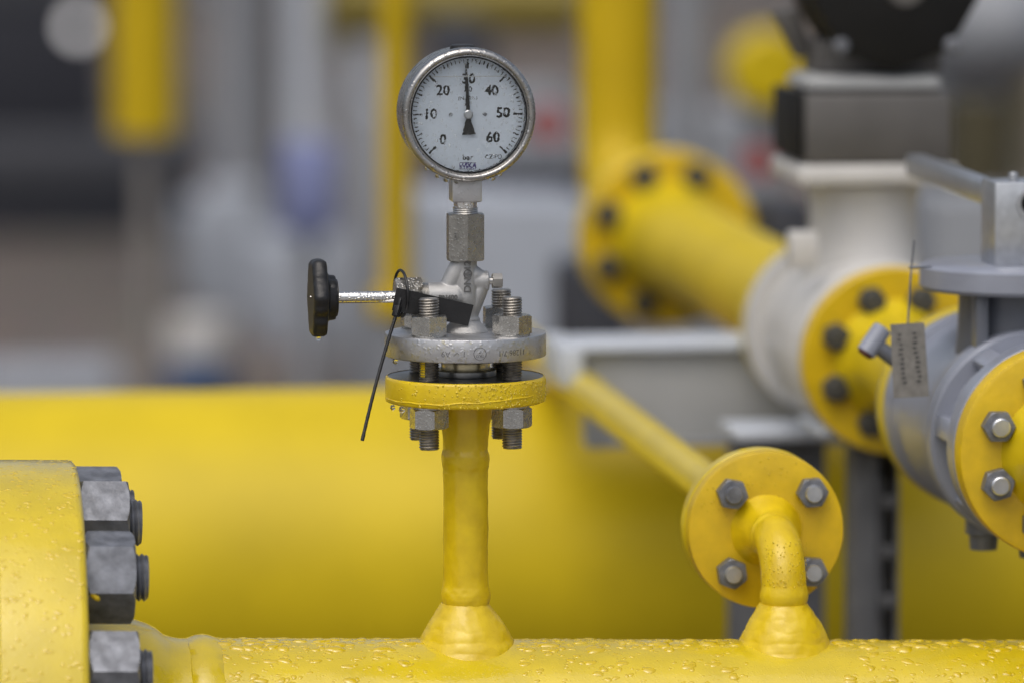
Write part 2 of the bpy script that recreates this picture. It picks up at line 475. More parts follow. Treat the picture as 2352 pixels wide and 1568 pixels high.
for i, ph in enumerate((2 * F2 - F3, F2, F3, F4)):
    a = ph
    bc_ = BC + (0.005 if i == 0 else 0)
    loc = HM @ Vector((t_f, -bc_ * math.sin(a), bc_ * math.cos(a)))
    st = thing('stud_bolt', stud_labels[i], 'bolt', loc, (R((-6, 8, -8, 4)[i]), SLOPE, PSI), 'studs on the big left flange')
    mb = MB(); mb.hexnut(0.0605, 0.0005, 0.037, 'x', rot=R((49.5, 11.5, 49.5, 15)[i]), seg=96); nut = mb.build('nut', 'galv', st, 24)
    mb = MB(); mb.thread(0.0178, -0.06, 0.0475, 0.004, 'x', seg=40); rod = mb.build('rod', 'galv', st, 40)
    if i == 1:
        ms = MB(); ms.lathe([(0.0, 0.0), (0.0012, 0.0001), (0.0006, 0.0006), (0.0, 0.0007)], 'y', 7, Matrix.Translation((0.027, -0.0312, 0.006)))
    if i == 2:
        ms = MB()
        for k in range(7):
            ms.lathe([(0.0016 + 0.0012 * rnd.random(), 0), (0.001, -0.0009), (0.0, -0.0010)], 'y', 9, Matrix.Translation((0.0035 + 0.0009 * k, -0.0305 - 0.001*(k%2), -0.011 - 0.0008 * k)))
        ms.build('paint_smear', 'yellow_lump', st)

# ------------------------------------------------------------------ riser pipe
z_ft, z_fb = Z(861), Z(920)                      # lower flange top / bottom
root = thing('riser_pipe', 'short upright yellow pipe with flared weld base and top flange carrying the pressure gauge', 'pipe', (X0, Y0, ZH))
def zl(py): return Z(py) - ZH
mm = S
mb = MB()
wprof = [(r_ * mm, zl(p_)) for r_, p_ in ((146, 1545), (132, 1514), (120, 1492), (111, 1473), (102, 1456), (93, 1439), (81, 1421), (68, 1403), (60.5, 1393), (56.5, 1387), (54, 1383))]
def fine(pr, n=4):
    out = []
    for (r0, h0), (r1, h1) in zip(pr[:-1], pr[1:]):
        for k in range(n): out.append((r0 + (r1 - r0) * k / n, h0 + (h1 - h0) * k / n))
    return out + [pr[-1]]
def ridge(a, h):
    q = h + 0.0035 * noise.noise(Vector((2.2 * math.cos(a), 2.2 * math.sin(a), h * 40)))
    return 1 + 0.013 * abs(math.sin(q * math.pi / 0.0085)) ** 0.6 - 0.007
mb.lathe(fine(wprof, 8), 'z', 120, lump=0.0017, lscale=48, rmod=ridge); mb.build('weld_base', 'yellow_lump', root, 60)
mb = MB()
tp = [(53, 1388), (55, 1382), (57, 1372), (56.8, 1362), (55, 1352), (53, 1343), (52, 1330), (51.5, 1280), (51.5, 1180), (51.5, 1090), (51, 1078), (53.5, 1068), (55, 1056), (55, 1044), (53, 1036), (51.5, 1030), (52.5, 1010), (55, 985), (58.5, 960), (61, 944), (63, 930)]
mb.lathe(fine([(r * mm, zl(p)) for r, p in tp], 3), 'z', 72, lump=0.0009, lscale=110); mb.build('tube', 'yellow_lump', root, 60)
RFL = 0.0612
zt, zb = z_ft - ZH, z_fb - ZH
mb = MB(); mb.lathe([(0.02, zb), (RFL - 0.0022, zb), (RFL - 0.0006, zb + 0.0007), (RFL, zb + 0.0022), (RFL, zt - 0.0022), (RFL - 0.0006, zt - 0.0007), (RFL - 0.0018, zt), (RFL - 0.0019, zt)], 'z', 128, caps=False, lump=0.00025, lscale=120)
# paint drips along the lower edge
flg = mb.build('flange', 'yellow_lump', root, 50)
mb = MB(); mb.lathe([(0.0, zt - 0.0004), (RFL - 0.0018, zt - 0.0004), (RFL - 0.0018, zt - 0.001), (0.0, zt - 0.001)], 'z', 96, caps=False)
mb.lathe(disc(0.0235, zt - 0.0003, zt + 0.0046, 0.0006), 'z', 72, caps=False)
fc = mb.build('flange_face', 'greyface', root); fc['label'] = 'bare grey top face of the yellow flange'
# thick brush ridge around the lower rim
mb = MB(); pts = []
for k in range(90):
    a = R(-175 + k * 1.75)
    if a > R(-40): break
    zz = zb + 0.0035 + 0.0012 * noise.noise(Vector((k * 0.13, 3, 1))) + 0.0045 * max(0, (k - 30) / 45)
    pts.append((math.cos(a) * (RFL - 0.0002), math.sin(a) * (RFL - 0.0002), zz))
mb.tube(pts, [0.0008 + 0.0005 * noise.noise(Vector((k * 0.4, 0, 5))) for k in range(len(pts))], 8); mb.build('paint_ridge', 'yellow_lump', root)

# gasket
z_ub, z_ut = Z(815), Z(762)
gk_z = (z_ft + 0.0046 + z_ub - 0.0043) / 2
mb = MB(); h = (z_ub - 0.0043 - z_ft - 0.0046) / 2 - 0.0002
mb.lathe(disc(0.0185, -h, h, 0.0003), 'z', 64, caps=False)
o = mb.build('gasket', 'brass', None, loc=(X0, Y0, gk_z)); tag(o, 'thin pale metal gasket ring between the steel flange and the yellow flange', 'gasket')

# ------------------------------------------------------------------ gauge valve
gv = thing('gauge_valve', 'cast stainless steel valve with round flange and black side handwheel under the gauge', 'valve', (X0, Y0, z_ut))
def zv(py): return Z(py) - z_ut
ub = z_ub - z_ut
mb = MB(); mb.lathe(disc(RFL + 0.0003, ub, 0, 0.0012), 'z', 128, caps=False)
vfl = mb.build('flange', 'steel_flange', gv)
mb = MB(); mb.lathe(disc(0.0235, ub - 0.0043, ub + 0.0005, 0.0006), 'z', 72, caps=False); mb.build('raised_face', 'gap_shade_steel', gv)
# stamped figures on the rim, upside down
def rimwarp(off, zc, Rr=RFL + 0.00035):
    def w(v):
        a = -math.pi / 2 - (v.x) / Rr + off
        r = Rr + v.z
        return Vector((r * math.cos(a), r * math.sin(a), zc - v.y))
    return w
mb = MB(); zc = ub / 2 - 0.0015
mb.text('11286 7/1', 0.0062, extrude=0.00004, warp=rimwarp(0.49, zc), bold=-0.00008)
mb.text('1 \u2713 A9', 0.0062, extrude=0.00004, warp=rimwarp(-0.27, zc), bold=-0.00008)
mb.text('TKO', 0.0030, extrude=0.00004, warp=rimwarp(0.055, zc - 0.0016))
mb.text('7', 0.0032, extrude=0.00004, warp=rimwarp(0.055, zc + 0.0016))
ring = []
for k in range(33):
    a = 2 * math.pi * k / 32
    ring.append(rimwarp(0.055, zc)(Vector((0.0047 * math.cos(a), 0.0047 * math.sin(a), -0.0001))))
mb.tube(ring, 0.00022, 6)
mb.build('stamped_marking', 'stamp', vfl)
# body: vertical core, barrel to the left, boss to the right, webs
RB = 33 * mm
zbar = zv(680); zboss = zv(646)
bm_ = MB()
neck = [(54 * mm, 0.0), (50 * mm, zv(756)), (43 * mm, zv(748)), (35 * mm, zv(740)), (33 * mm, zv(735)), (33.5 * mm, zv(731)), (30.5 * mm, zv(729)), (29 * mm, zv(722)), (29 * mm, zv(712)), (30 * mm, zv(700)), (31 * mm, zv(680)), (30 * mm, zv(655)), (28 * mm, zv(630)), (26.5 * mm, zv(610)), (26.5 * mm, zv(596))]
bm_.lathe(fine(neck, 2), 'z', 56)
bodyobj = None
bar = [(0.0, -88 * mm), (RB, -88 * mm), (RB, -70 * mm), (RB, -20 * mm), (RB * 0.9, -8 * mm), (RB * 0.5, 2 * mm), (0.0, 4 * mm)]
bm_.lathe(bar, 'x', 48, Matrix.Translation((0, 0, zbar)))
bos = [(0.0, 54 * mm), (21 * mm, 54 * mm), (23.5 * mm, 51 * mm), (23.5 * mm, 20 * mm), (22 * mm, 4 * mm), (0, 0)]
bm_.lathe(bos, 'x', 40, Matrix.Translation((0, 0, zboss)))
# smooth webs joining barrel/boss with the neck
bm_.tube([(-52 * mm, 0, zv(672)), (-38 * mm, 0, zv(655)), (-24 * mm, 0, zv(632)), (-12 * mm, 0, zv(612)), (-4 * mm, 0, zv(600))], [14 * mm, 21 * mm, 24 * mm, 25 * mm, 24 * mm], 28)
bm_.tube([(36 * mm, 0, zv(655)), (28 * mm, 0, zv(672)), (18 * mm, 0, zv(694)), (8 * mm, 0, zv(716)), (1 * mm, 0, zv(730))], [20 * mm, 22 * mm, 23 * mm, 24 * mm, 26 * mm], 28)
bm_.tube([(34 * mm, 0, zv(640)), (20 * mm, 0, zv(634)), (8 * mm, 0, zv(626))], [20 * mm, 23 * mm, 23 * mm], 28)
bm_.tube([(-40 * mm, 0, zv(690)), (-24 * mm, 0, zv(705)), (-10 * mm, 0, zv(718)), (0, 0, zv(728))], [20 * mm, 25 * mm, 26 * mm, 27 * mm], 28)
body = bm_.build('body', 'steel_cast', gv)
rm = body.modifiers.new('fuse', 'REMESH'); rm.mode = 'VOXEL'; rm.voxel_size = 0.0006
sm = body.modifiers.new('soften', 'SMOOTH'); sm.factor = 0.5; sm.iterations = 4
dg = bpy.context.evaluated_depsgraph_get()
me = bpy.data.meshes.new_from_object(body.evaluated_get(dg)); body.modifiers.clear(); body.data = me
for p in me.polygons: p.use_smooth = True
def front(x, z, r): return Matrix.Translation((x, -r, z)) @ Matrix.Rotation(R(90), 4, 'X')
mb = MB()
mb.text('DN4', 0.0078, front(2 * mm, zv(646), 30.3 * mm) @ Matrix.Rotation(R(90), 4, 'Z'), extrude=0.0006, bold=0.0001)
mb.text('R', 0.0044, front(2 * mm, zv(627), 29.3 * mm) @ Matrix.Rotation(R(90), 4, 'Z'), extrude=0.0006, bold=0.0001)
cm = front(2 * mm, zv(627), 29.1 * mm)
mb.tube([cm @ Vector((0.0031 * math.cos(2 * math.pi * k / 24), 0.0031 * math.sin(2 * math.pi * k / 24), 0)) for k in range(25)], 0.0004, 6)
mb.text('12', 0.0072, front(2 * mm, zv(608), 28.3 * mm) @ Matrix.Rotation(R(90), 4, 'Z'), extrude=0.0006, bold=0.0001)
mb.text('PN400', 0.0052, front(-44 * mm, zv(680), 33.8 * mm), extrude=0.0006, bold=0.0001)
mb.build('raised_lettering', 'letter_shade', body)
mb = MB(); mb.thread(RB * 0.98, -104 * mm, -86 * mm, 0.0011, 'x', seg=40, m=Matrix.Translation((0, 0, zbar)), endch=False); mb.build('bonnet_thread', 'steel', gv, 50)
mb = MB(); mb.hexnut(78 * mm, -163 * mm, -101 * mm, 'x', Matrix.Translation((0, 0, zbar)), rot=R(8)); mb.build('bonnet_nut', 'steel_wet', gv, 24)
mb = MB(); mb.lathe([(13.5 * mm, -300 * mm), (13.5 * mm, -160 * mm)], 'x', 40, Matrix.Translation((0, 0, zbar)))
mb.lathe([(0.0, -358 * mm), (3 * mm, -358 * mm), (3 * mm, -350 * mm), (0, -350 * mm)], 'x', 12, Matrix.Translation((0, 0, zbar + 0.0005)), caps=False)
mb.build('spindle', 'polished', gv)
mb = MB()
lob = lambda a, h: 1 + 0.075 * math.cos(6 * a + 0.4) ** 3 if h < -322 * mm else 1 + 0.012 * math.cos(5 * a)
mb.lathe([(a * mm, b * mm) for a, b in ((0, -355), (70, -357), (82, -356.5), (88, -353), (91, -346), (91.5, -338), (90.5, -330), (87, -324.5), (79, -322.5), (62, -321), (55, -318), (52, -314), (51.5, -304), (49, -300.5), (42, -300), (42, -296), (38, -295), (0, -295))], 'x', 84, Matrix.Translation((0, 0, zbar)), rmod=lob, lump=0.0009, lscale=190, caps=False)
mb.build('handwheel', 'black', gv, 45)
mb = MB(); mb.lathe([(9 * mm, 52 * mm), (9 * mm, 64 * mm)], 'x', 20, Matrix.Translation((0, 0, zboss)))
mb.hexnut(31 * mm, 62 * mm, 85 * mm, 'x', Matrix.Translation((0, 0, zboss)), rot=R(12), seg=48); mb.build('bleed_plug', 'steel', gv, 24)

# ------------------------------------------------------------------ riser stud bolts
def zz(py, dy): return zof(py, X0, Y0 + dy)
hs = 95.5 * mm
rs_labels = ['front left stud bolt through both gauge flanges with yellow paint on its thread', 'front right stud bolt through both gauge flanges',
             'rear left stud bolt through the gauge flanges almost hidden behind the front left one', 'rear right stud bolt showing beside the front right one on the gauge flanges']
mid = (z_ut + z_fb) / 2
def mk_stud(label, loc, rots):
    st = thing('stud_bolt', label, 'bolt', loc, (0, 0, PSI + R(rots)), 'stud bolts of the gauge flanges')
    mb = MB(); mb.thread(0.0078, z_fb - 0.0155 - 0.0175 - mid, z_ut + 0.0145 + 0.0145 - mid, 0.0021, 'z', 0.0011, seg=36); r_ = mb.build('rod', 'thread', st, 40)
    a_ = z_ut - mid + 0.0012; b_ = z_fb - mid - 0.0016
    mb = MB(); mb.hexnut(0.0262, a_, a_ + 0.0145, 'z', rot=R(0)); mb.lathe(disc(0.0138, z_ut - mid + 0.0001, a_, 0.0002), 'z', 40); mb.build('nut', 'steel_wet', st, 24)
    mb = MB(); mb.hexnut(0.0262, b_ - 0.0150, b_, 'z', rot=R(14)); mb.lathe(disc(0.0132, b_, z_fb - mid - 0.0001, 0.0002), 'z', 40); mb.build('nut', 'steel_wet', st, 24)
    return st
for (sx, sy, lab, rr) in ((-1, -1, 0, -5), (1, -1, 1, 12), (-1, 1, 2, 4), (1, 1, 3, 0)):
    v = XD * (sx * hs) + YD * (sy * hs)
    st = mk_stud(rs_labels[lab], (X0 + v.x, Y0 + v.y, mid), rr)
    if lab == 0:
        mb = MB(); vs = []; fs = []
        for j in range(26):
            for i in range(7):
                a = R(-148 + 5.5 * i + 3 * noise.noise(Vector((j * 0.5, 1, 2)))); q = 0.00775 + 0.0004 - 0.0009 * (0.5 + 0.5 * math.cos(2 * math.pi * (j / 26 * 0.0155 / 0.0021)))
                vs.append((q * math.cos(a), q * math.sin(a), z_ft - mid + 0.003 + 0.0125 * j / 26))
        for j in range(25):
            for i in range(6): fs.append((j * 7 + i, j * 7 + i + 1, (j + 1) * 7 + i + 1, (j + 1) * 7 + i))
        mb.add(vs, fs); mb.build('paint_smear', 'yellow_lump', st)

# ------------------------------------------------------------------ coupling and gauge
cz = Z(598)
cp = thing('hex_coupling', 'tall hexagonal stainless steel coupling between the valve and the pressure gauge', 'coupling', (X0, Y0, cz))
def zcp(py): return Z(py) - cz
mb = MB(); mb.hexnut(81.5 * mm, zcp(598), zcp(490), 'z', rot=R(0)); hx = mb.build('hexagon', 'steel_coupling', cp, 24)
mb = MB(); mb.thread(29 * mm, zcp(491), zcp(476), 0.0016, 'z', 0.0005, seg=40, endch=False); mb.build('threaded_collar', 'steel', cp, 50)
mb = MB(); mb.lathe([(26.5 * mm, zcp(480)), (26.5 * mm, zcp(460))], 'z', 40); mb.build('neck', 'polished', cp)
# faint stamps on the hexagon flats
mb = MB()
af2 = 81.5 * mm / 2
for ang, items in ((-120 - 30 + 0, None),):
    pass
def flat(angle_deg, x, z): return Matrix.Rotation(R(angle_deg), 4, 'Z') @ Matrix.Translation((0, -af2 - 0.00005, 0)) @ Matrix.Rotation(R(90), 4, 'X') @ Matrix.Translation((x, z, 0))
mb.text('1033', 0.0052, flat(-60, 0.0015, zcp(548)) @ Matrix.Rotation(R(90), 4, 'Z'), extrude=0.00004)
mb.text('E', 0.003, flat(-60, 0.0052, zcp(541)), extrude=0.00004)
mb.tube([flat(-60, 0.0052, zcp(541)) @ Vector((0.0024 * math.cos(2 * math.pi * k / 20), 0.0024 * math.sin(2 * math.pi * k / 20), 0)) for k in range(21)], 0.00015, 6)
mb.build('stamped_marking', 'stamp', hx)

gz = zof(264.5 - 4.5, X0, Y0)
ga = thing('pressure_gauge', 'round steel pressure gauge with white dial reading 0 to 60 bar, beaded with rain', 'gauge', (X0, Y0, gz))
RZ = 0.0502
mb = MB()
mb.lathe([(0.0, 0.033), (RZ - 0.006, 0.033), (RZ - 0.003, 0.032), (RZ - 0.0010, 0.028), (RZ - 0.0015, -0.012), (RZ - 0.0015, -0.0135), (0.0, -0.0136)], 'y', 128, caps=False)
mb.build('case', 'bezel', ga, 40)
# bezel ring
mb = MB()
bz = [(RZ - 0.0013, -0.012), (RZ - 0.0003, -0.0125), (RZ + 0.0006, -0.0145), (RZ + 0.0006, -0.0220), (RZ - 0.0002, -0.0242), (RZ - 0.0019, -0.0256), (RZ - 0.0034, -0.0258), (RZ - 0.0044, -0.0250), (RZ - 0.0048, -0.0236), (RZ - 0.0052, -0.0230), (RZ - 0.0058, -0.0231), (RZ - 0.0058, -0.0145), (RZ - 0.0013, -0.012)]
mb.lathe(bz, 'y', 144, caps=False); mb.build('bezel', 'bezel', ga, 50)
RD = 0.0444
mb = MB(); mb.lathe([(0.0, -0.0137), (RD, -0.0137), (RD, -0.0150), (0.0, -0.0150)], 'y', 96, caps=False); dial = mb.build('dial', 'dial', ga)
mb = MB(); mb.lathe([(RD - 0.0004, -0.0150), (RD - 0.0004, -0.0228), (RD - 0.0012, -0.0228), (RD - 0.0012, -0.0150)], 'y', 96, caps=False); mb.build('inner_shadow_ring', 'black_matte', ga)  # black ring paints the shadow between dial and bezel
YDL = -0.0151
def D(x, z, rot=0, y=YDL): return Matrix.Translation((x, y, z)) @ Matrix.Rotation(R(90), 4, 'X') @ Matrix.Rotation(R(rot), 4, 'Z')
mb = MB()
for k in range(61):
    a = R(225 - 4.5 * k)
    major, medium = k % 10 == 0, k % 5 == 0
    r1 = 0.0418; r0 = 0.0345 if major else 0.0375 if medium else 0.0388
    w = 0.00072 if major else 0.00045 if medium else 0.00034
    p0 = Vector((math.cos(a), 0, math.sin(a))); q = Vector((-math.sin(a), 0, math.cos(a)))
    if 0: pass
    vs = [p0 * r0 + q * w, p0 * r1 + q * w, p0 * r1 - q * w, p0 * r0 - q * w]
    mb.add([v + Vector((0, YDL, 0)) for v in vs], [(0, 1, 2, 3)])
for a in (225 - 45 + 4, -15 - 10):                       # two round dots on the scale
    pass
mb.build('scale_marks', 'ink', dial)
mb = MB()
for t, x, z in (('0', -57, -58), ('10', -86, 0), ('20', -57, 54), ('30', 2, 80), ('40', 55, 53), ('50', 81, 2), ('60', 58, -54)):
    mb.text(t, 0.0106, D(x * mm, z * mm), extrude=0.00003, bold=0.00028)
mb.text('bar', 0.0064, D(0, -99 * mm), extrude=0.00003, bold=0.0001)
mb.text('EN 837-1', 0.0040, D(0, 36 * mm), extrude=0.00003)
mb.text('CZ-PD', 0.0044, D(59 * mm, -98 * mm), extrude=0.00003)
mb.text('1.0', 0.0056, D(0, 57 * mm), extrude=0.00003, bold=0.00008)
mb.build('lettering', 'ink', dial)
mb = MB(); mb.text('WIKA', 0.0050, D(0, -118 * mm), extrude=0.00003, bold=0.0002)
for (x0, x1, z0, z1) in ((-19, 19, -111.5, -110), (-19, 19, -126, -124.5), (-19, -17.6, -126, -110), (17.6, 19, -126, -110)):
    mb.add([(x0 * mm, YDL, z0 * mm), (x1 * mm, YDL, z0 * mm), (x1 * mm, YDL, z1 * mm), (x0 * mm, YDL, z1 * mm)], [(0, 1, 2, 3)])
mb.build('maker_mark', 'purple', dial)
mb = MB()
for x in (-39, 39):
    mb = MB(); mb.lathe([(0.0, -0.0158), (0.0010, -0.0158), (0.0014, -0.0155), (0.0014, -0.0150)], 'y', 20, Matrix.Translation((x * mm, 0, 0)), caps=False)
    mb.build('dial_screw', 'galv', dial)
# pointer
pa = R(2.4)
pm = Matrix.Rotation(-pa, 4, 'Y')
mb = MB()
mb.prism([(-4.6 * mm, 0), (-2.2 * mm, 112 * mm), (0, 119 * mm), (2.2 * mm, 112 * mm), (4.6 * mm, 0)], -0.0175, -0.0168, m=pm)
mb.prism([(-4.5 * mm, -8 * mm), (-15.5 * mm, -46 * mm), (15.5 * mm, -46 * mm), (4.5 * mm, -8 * mm), (4 * mm, 0), (-4 * mm, 0)], -0.0175, -0.0168, m=pm)
pt = mb.build('pointer', 'ink', ga)
mb = MB(); mb.lathe([(0.0, -0.0195), (0.0026, -0.0195), (0.0034, -0.0189), (0.0036, -0.0176), (0.0036, -0.0150)], 'y', 28, caps=False); mb.build('pointer_hub', 'galv_light', pt)
# liquid level line
mb = MB(); mb.box(-36.6 * mm * 2.35, 36.6 * mm * 2.35, -0.0206, -0.0202, 86 * mm, 88 * mm); mb.build('liquid_line', 'galv_light', ga)
mb = MB(); mb.lathe([(0.0, -0.0212), (RD - 0.0013, -0.0212), (RD - 0.0013, -0.0232), (0.0, -0.0232)], 'y', 96, caps=False); mb.build('glass', 'glass', ga)
# socket block and vent plug
mb = MB(); sz0, sz1 = Z(463) - gz, Z(405) - gz
mb.box(-34.5 * mm, 34.5 * mm, -34.5 * mm, 34.5 * mm, sz0, sz1, 0.0016); mb.build('socket', 'steel_flange', ga, 25)
mb = MB(); mb.lathe([(0.0, 0.0015), (0.0075, 0.0015), (0.0092, 0.0008), (0.0098, -0.002), (0.0098, -0.004), (0, -0.004)], 'z', 32, Matrix.Translation((-0.0015, 0.004, RZ)), caps=False); mb.build('vent_plug', 'black', ga)

# ------------------------------------------------------------------ tag and cable tie
def local(px, py, dy):
    lo = None
    d = 4.33 + dy
    return at(px, py, d)
dy = -0.0175
def tagp(px, py):
    d0 = proj(Vector((X0, Y0, Z(py))))[2]
    return at(px, py, d0 - 0.0150 + (px - 1069) * mm * math.tan(PSI))
tl, tr, br, bl = tagp(911, 661), tagp(1088, 701), tagp(1075, 749), tagp(900, 713)
cen = (tl + tr + br + bl) / 4
o_ = Vector((0, 0.0009, 0))
mb = MB()
mb.add([tl - cen, tr - cen, br - cen, bl - cen, tl - cen + o_, tr - cen + o_, br - cen + o_, bl - cen + o_], [(0, 1, 2, 3), (7, 6, 5, 4), (0, 4, 5, 1), (1, 5, 6, 2), (2, 6, 7, 3), (3, 7, 4, 0)])
tp_ = mb.build('plastic_tag', 'black', None, loc=cen); tag(tp_, 'blank black plastic tag hanging crooked behind the front left stud of the gauge valve', 'tag')
ct = thing('cable_tie', 'thin black cable tie round the valve bonnet nut, long tail hanging down left', 'cable tie', tagp(911, 716) + Vector((0, -0.0035, 0)), (0, 0, 0))
cl = Vector(ct.location)
pts = []
for k in range(29):
    a = 2 * math.pi * k / 28
    c_ = at(918, 674, 4.3272 + (918 - 1069) * mm * math.tan(PSI))
    pts.append(c_ + Vector((0.0056 * math.sin(a) + 0.0010, -0.0178 * math.sin(a), 0.0176 * math.cos(a))) - cl)
mb = MB(); mb.tube(pts, 0.00115, 8); mb.build('loop', 'black', ct)
p1 = tagp(910, 722) + Vector((0, -0.0035, 0)); p2 = tagp(834.5, 999) + Vector((0, -0.032, 0))
n_ = 26
mb = MB(); mb.tube([p1.lerp(p2, k / n_) + Vector((-0.0012 * math.sin(math.pi * k / n_), 0, 0)) - cl for k in range(n_ + 1)], [0.00125 + (0.00012 if k % 2 else 0) for k in range(n_ - 1)] + [0.0015, 0.0014], 8); mb.build('tail', 'black', ct, 60)
mb = MB(); ax = (p2 - p1).normalized(); q_ = ax.to_track_quat('-Z', 'Y').to_matrix().to_4x4()
mb.box(-0.0026, 0.0026, -0.0019, 0.0019, -0.0036, 0.0050, 0.0006, q_); mb.build('lock_head', 'black', ct)
mb = MB(); mb.box(-0.0016, 0.0016, -0.0008, 0.0008, 0.004, 0.0115, 0.0004, q_); mb.build('strap_end', 'black', ct)

# ------------------------------------------------------------------ elbow branch at the right
te = tof(1800)
E0 = H0 + HD * te
BR = 0.040
el = thing('elbow_pipe', 'yellow elbow pipe rising from the header pipe and turning back into a round flange', 'pipe', E0)
de = proj(E0)[2]; me_ = KP * de
def ze(py): return zof(py, E0.x, E0.y) - E0.z
# height of the horizontal axis from the flange centre
Fc = E0 + YD * (BR + 0.046)
ZF = zof(1214, Fc.x, Fc.y)
zf = ZF - E0.z
mb = MB()
wp = [(134, 1545), (122, 1515), (112, 1494), (103, 1474), (96.5, 1456), (88, 1438), (78, 1420), (67, 1403), (59, 1392), (54, 1384)]
mb.lathe(fine([(r * me_, ze(p)) for r, p in wp], 8), 'z', 120, lump=0.0016, lscale=46, rmod=ridge); mb.build('weld_base', 'yellow_lump', el, 60)
RT_ = 51.5 * me_
path = [(0, 0, ze(1388)), (0, 0, ze(1380)), (0, 0, ze(1370)), (0, 0, ze(1360)), (0, 0, ze(1350)), (0, 0, ze(1342))]; rad = [RT_, RT_ * 1.05, RT_ * 1.09, RT_ * 1.08, RT_ * 1.03, RT_]
zb_ = zf - BR
for k in range(1, 4): path.append((0, 0, ze(1342) + (zb_ - ze(1342)) * k / 4)); rad.append(RT_)
for k in range(0, 15):
    a = R(90 * k / 14)
    path.append((0, BR * (1 - math.cos(a)), zb_ + BR * math.sin(a))); rad.append(RT_)
for dy_, rr in ((0.001, 1.0), (0.003, 1.09), (0.006, 1.09), (0.0085, 1.02), (0.013, 1.06), (0.020, 1.16), (0.027, 1.30), (0.034, 1.5), (0.040, 1.7)):
    path.append((0, BR + dy_, zf)); rad.append(RT_ * rr)
mb = MB(); mb.tube(path, rad, 56, lump=0.0005, lscale=90); mb.build('tube', 'yellow_lump', el, 60)
REL = 180 * KP * proj(Fc)[2]
f0 = BR + 0.038
mb = MB(); mb.lathe([(0.02, f0), (REL - 0.0016, f0), (REL - 0.0004, f0 + 0.0005), (REL, f0 + 0.0016), (REL, f0 + 0.0160), (REL - 0.0015, f0 + 0.0175), (0.045, f0 + 0.0175), (0.045, f0 + 0.0208)], 'y', 120, Matrix.Translation((0, 0, zf)), lump=0.0003, lscale=80)
mb.build('flange', 'yellow_orange', el, 40)

# diagonal branch behind
brp = thing('branch_pipe', 'thin yellow pipe running diagonally back from the elbow flange to the large background pipe', 'pipe', Vector((E0.x, E0.y, ZF)))
mb = MB(); g0 = f0 + 0.0210
mb.lathe([(0.02, g0), (REL - 0.001, g0), (REL, g0 + 0.001), (REL, g0 + 0.0155), (REL - 0.0015, g0 + 0.017), (0.02, g0 + 0.017)], 'y', 120, lump=0.0003, lscale=80); mb.build('flange', 'yellow', brp, 40)
mb = MB(); RS = 0.0170
mb.lathe([(RS * 1.6, g0 + 0.0165), (RS * 1.4, g0 + 0.025), (RS * 1.12, g0 + 0.04), (RS, g0 + 0.055)] + [(RS, g0 + 0.1 + 0.05 * k) for k in range(28)], 'y', 40, caps=False)
yl = g0 + 0.1 + 0.05 * 27
mb.tube([(0, yl, 0)] + [(0, yl + 0.05 * math.sin(R(a)), -0.05 * (1 - math.cos(R(a)))) for a in range(15, 91, 15)] + [(0, yl + 0.05, -0.15)], RS, 24)
mb.build('tube', 'yellow', brp)
# its studs
es = 0.0318
EL = [('upper left nut on the yellow elbow flange', -1, 1), ('upper right nut on the yellow elbow flange', 1, 1), ('lower left nut on the yellow elbow flange', -1, -1), ('lower right nut on the yellow elbow flange half hidden behind the elbow', 1, -1)]
for i, (lab, sx, sz) in enumerate(EL):
    base = E0 + XD * (sx * es + 0.0035) + YD * f0 + Vector((0, 0, zf + sz * es * 0.985 - 0.0012))
    st = thing('stud_bolt', lab, 'bolt', base, (0, R((10, -4, 22, 5)[i]), PSI), 'bolts of the elbow flange')
    mb = MB(); mb.hexnut(0.0215, -0.0115, -0.0002, 'y', rot=R(30)); mb.build('nut', 'galv', st, 24)
    mb = MB(); mb.lathe([(0.0070, 0.055), (0.0070, -0.0155), (0.0062, -0.0170), (0.0, -0.0171)], 'y', 32, caps=False); mb.build('rod', 'galv_light' if i else 'galv', st)
    mb = MB(); mb.hexnut(0.0215, 0.0384, 0.050, 'y', rot=R(20)); mb.build('nut', 'galv', st, 24)

# ------------------------------------------------------------------ right valve line
def bolt(name, label, loc, r, prot, af, matn, group, hexh=None, tilt=0, long=0.02):
    st = thing(name, label, 'bolt', loc, (0, R(tilt), PSI), group)
    mb = MB(); mb.hexnut(af, -(hexh or af * 0.48), -0.0003, 'y', rot=R(30)); mb.build('nut', matn, st, 24)
    mb = MB(); mb.lathe([(r, long), (r, -prot), (r * 0.85, -prot - 0.001), (0, -prot - 0.0012)], 'y', 28, caps=False); mb.build('rod', 'galv_light' if matn == 'galv' else matn, st)
    if long > 0.03:
        mb = MB(); mb.hexnut(af, long - 0.016, long - 0.003, 'y', rot=R(12)); mb.build('nut', matn, st, 24)
    return st
DL = 4.44
C0 = at(2447, 1040, DL)
def axis(s): return C0 + YD * ((s - 1) * DL / (YD.dot(FW)))
def ly(s): return (s - 1) * DL / (YD.dot(FW))
RV = 247 * KP * DL
BCV = 175 * KP * DL

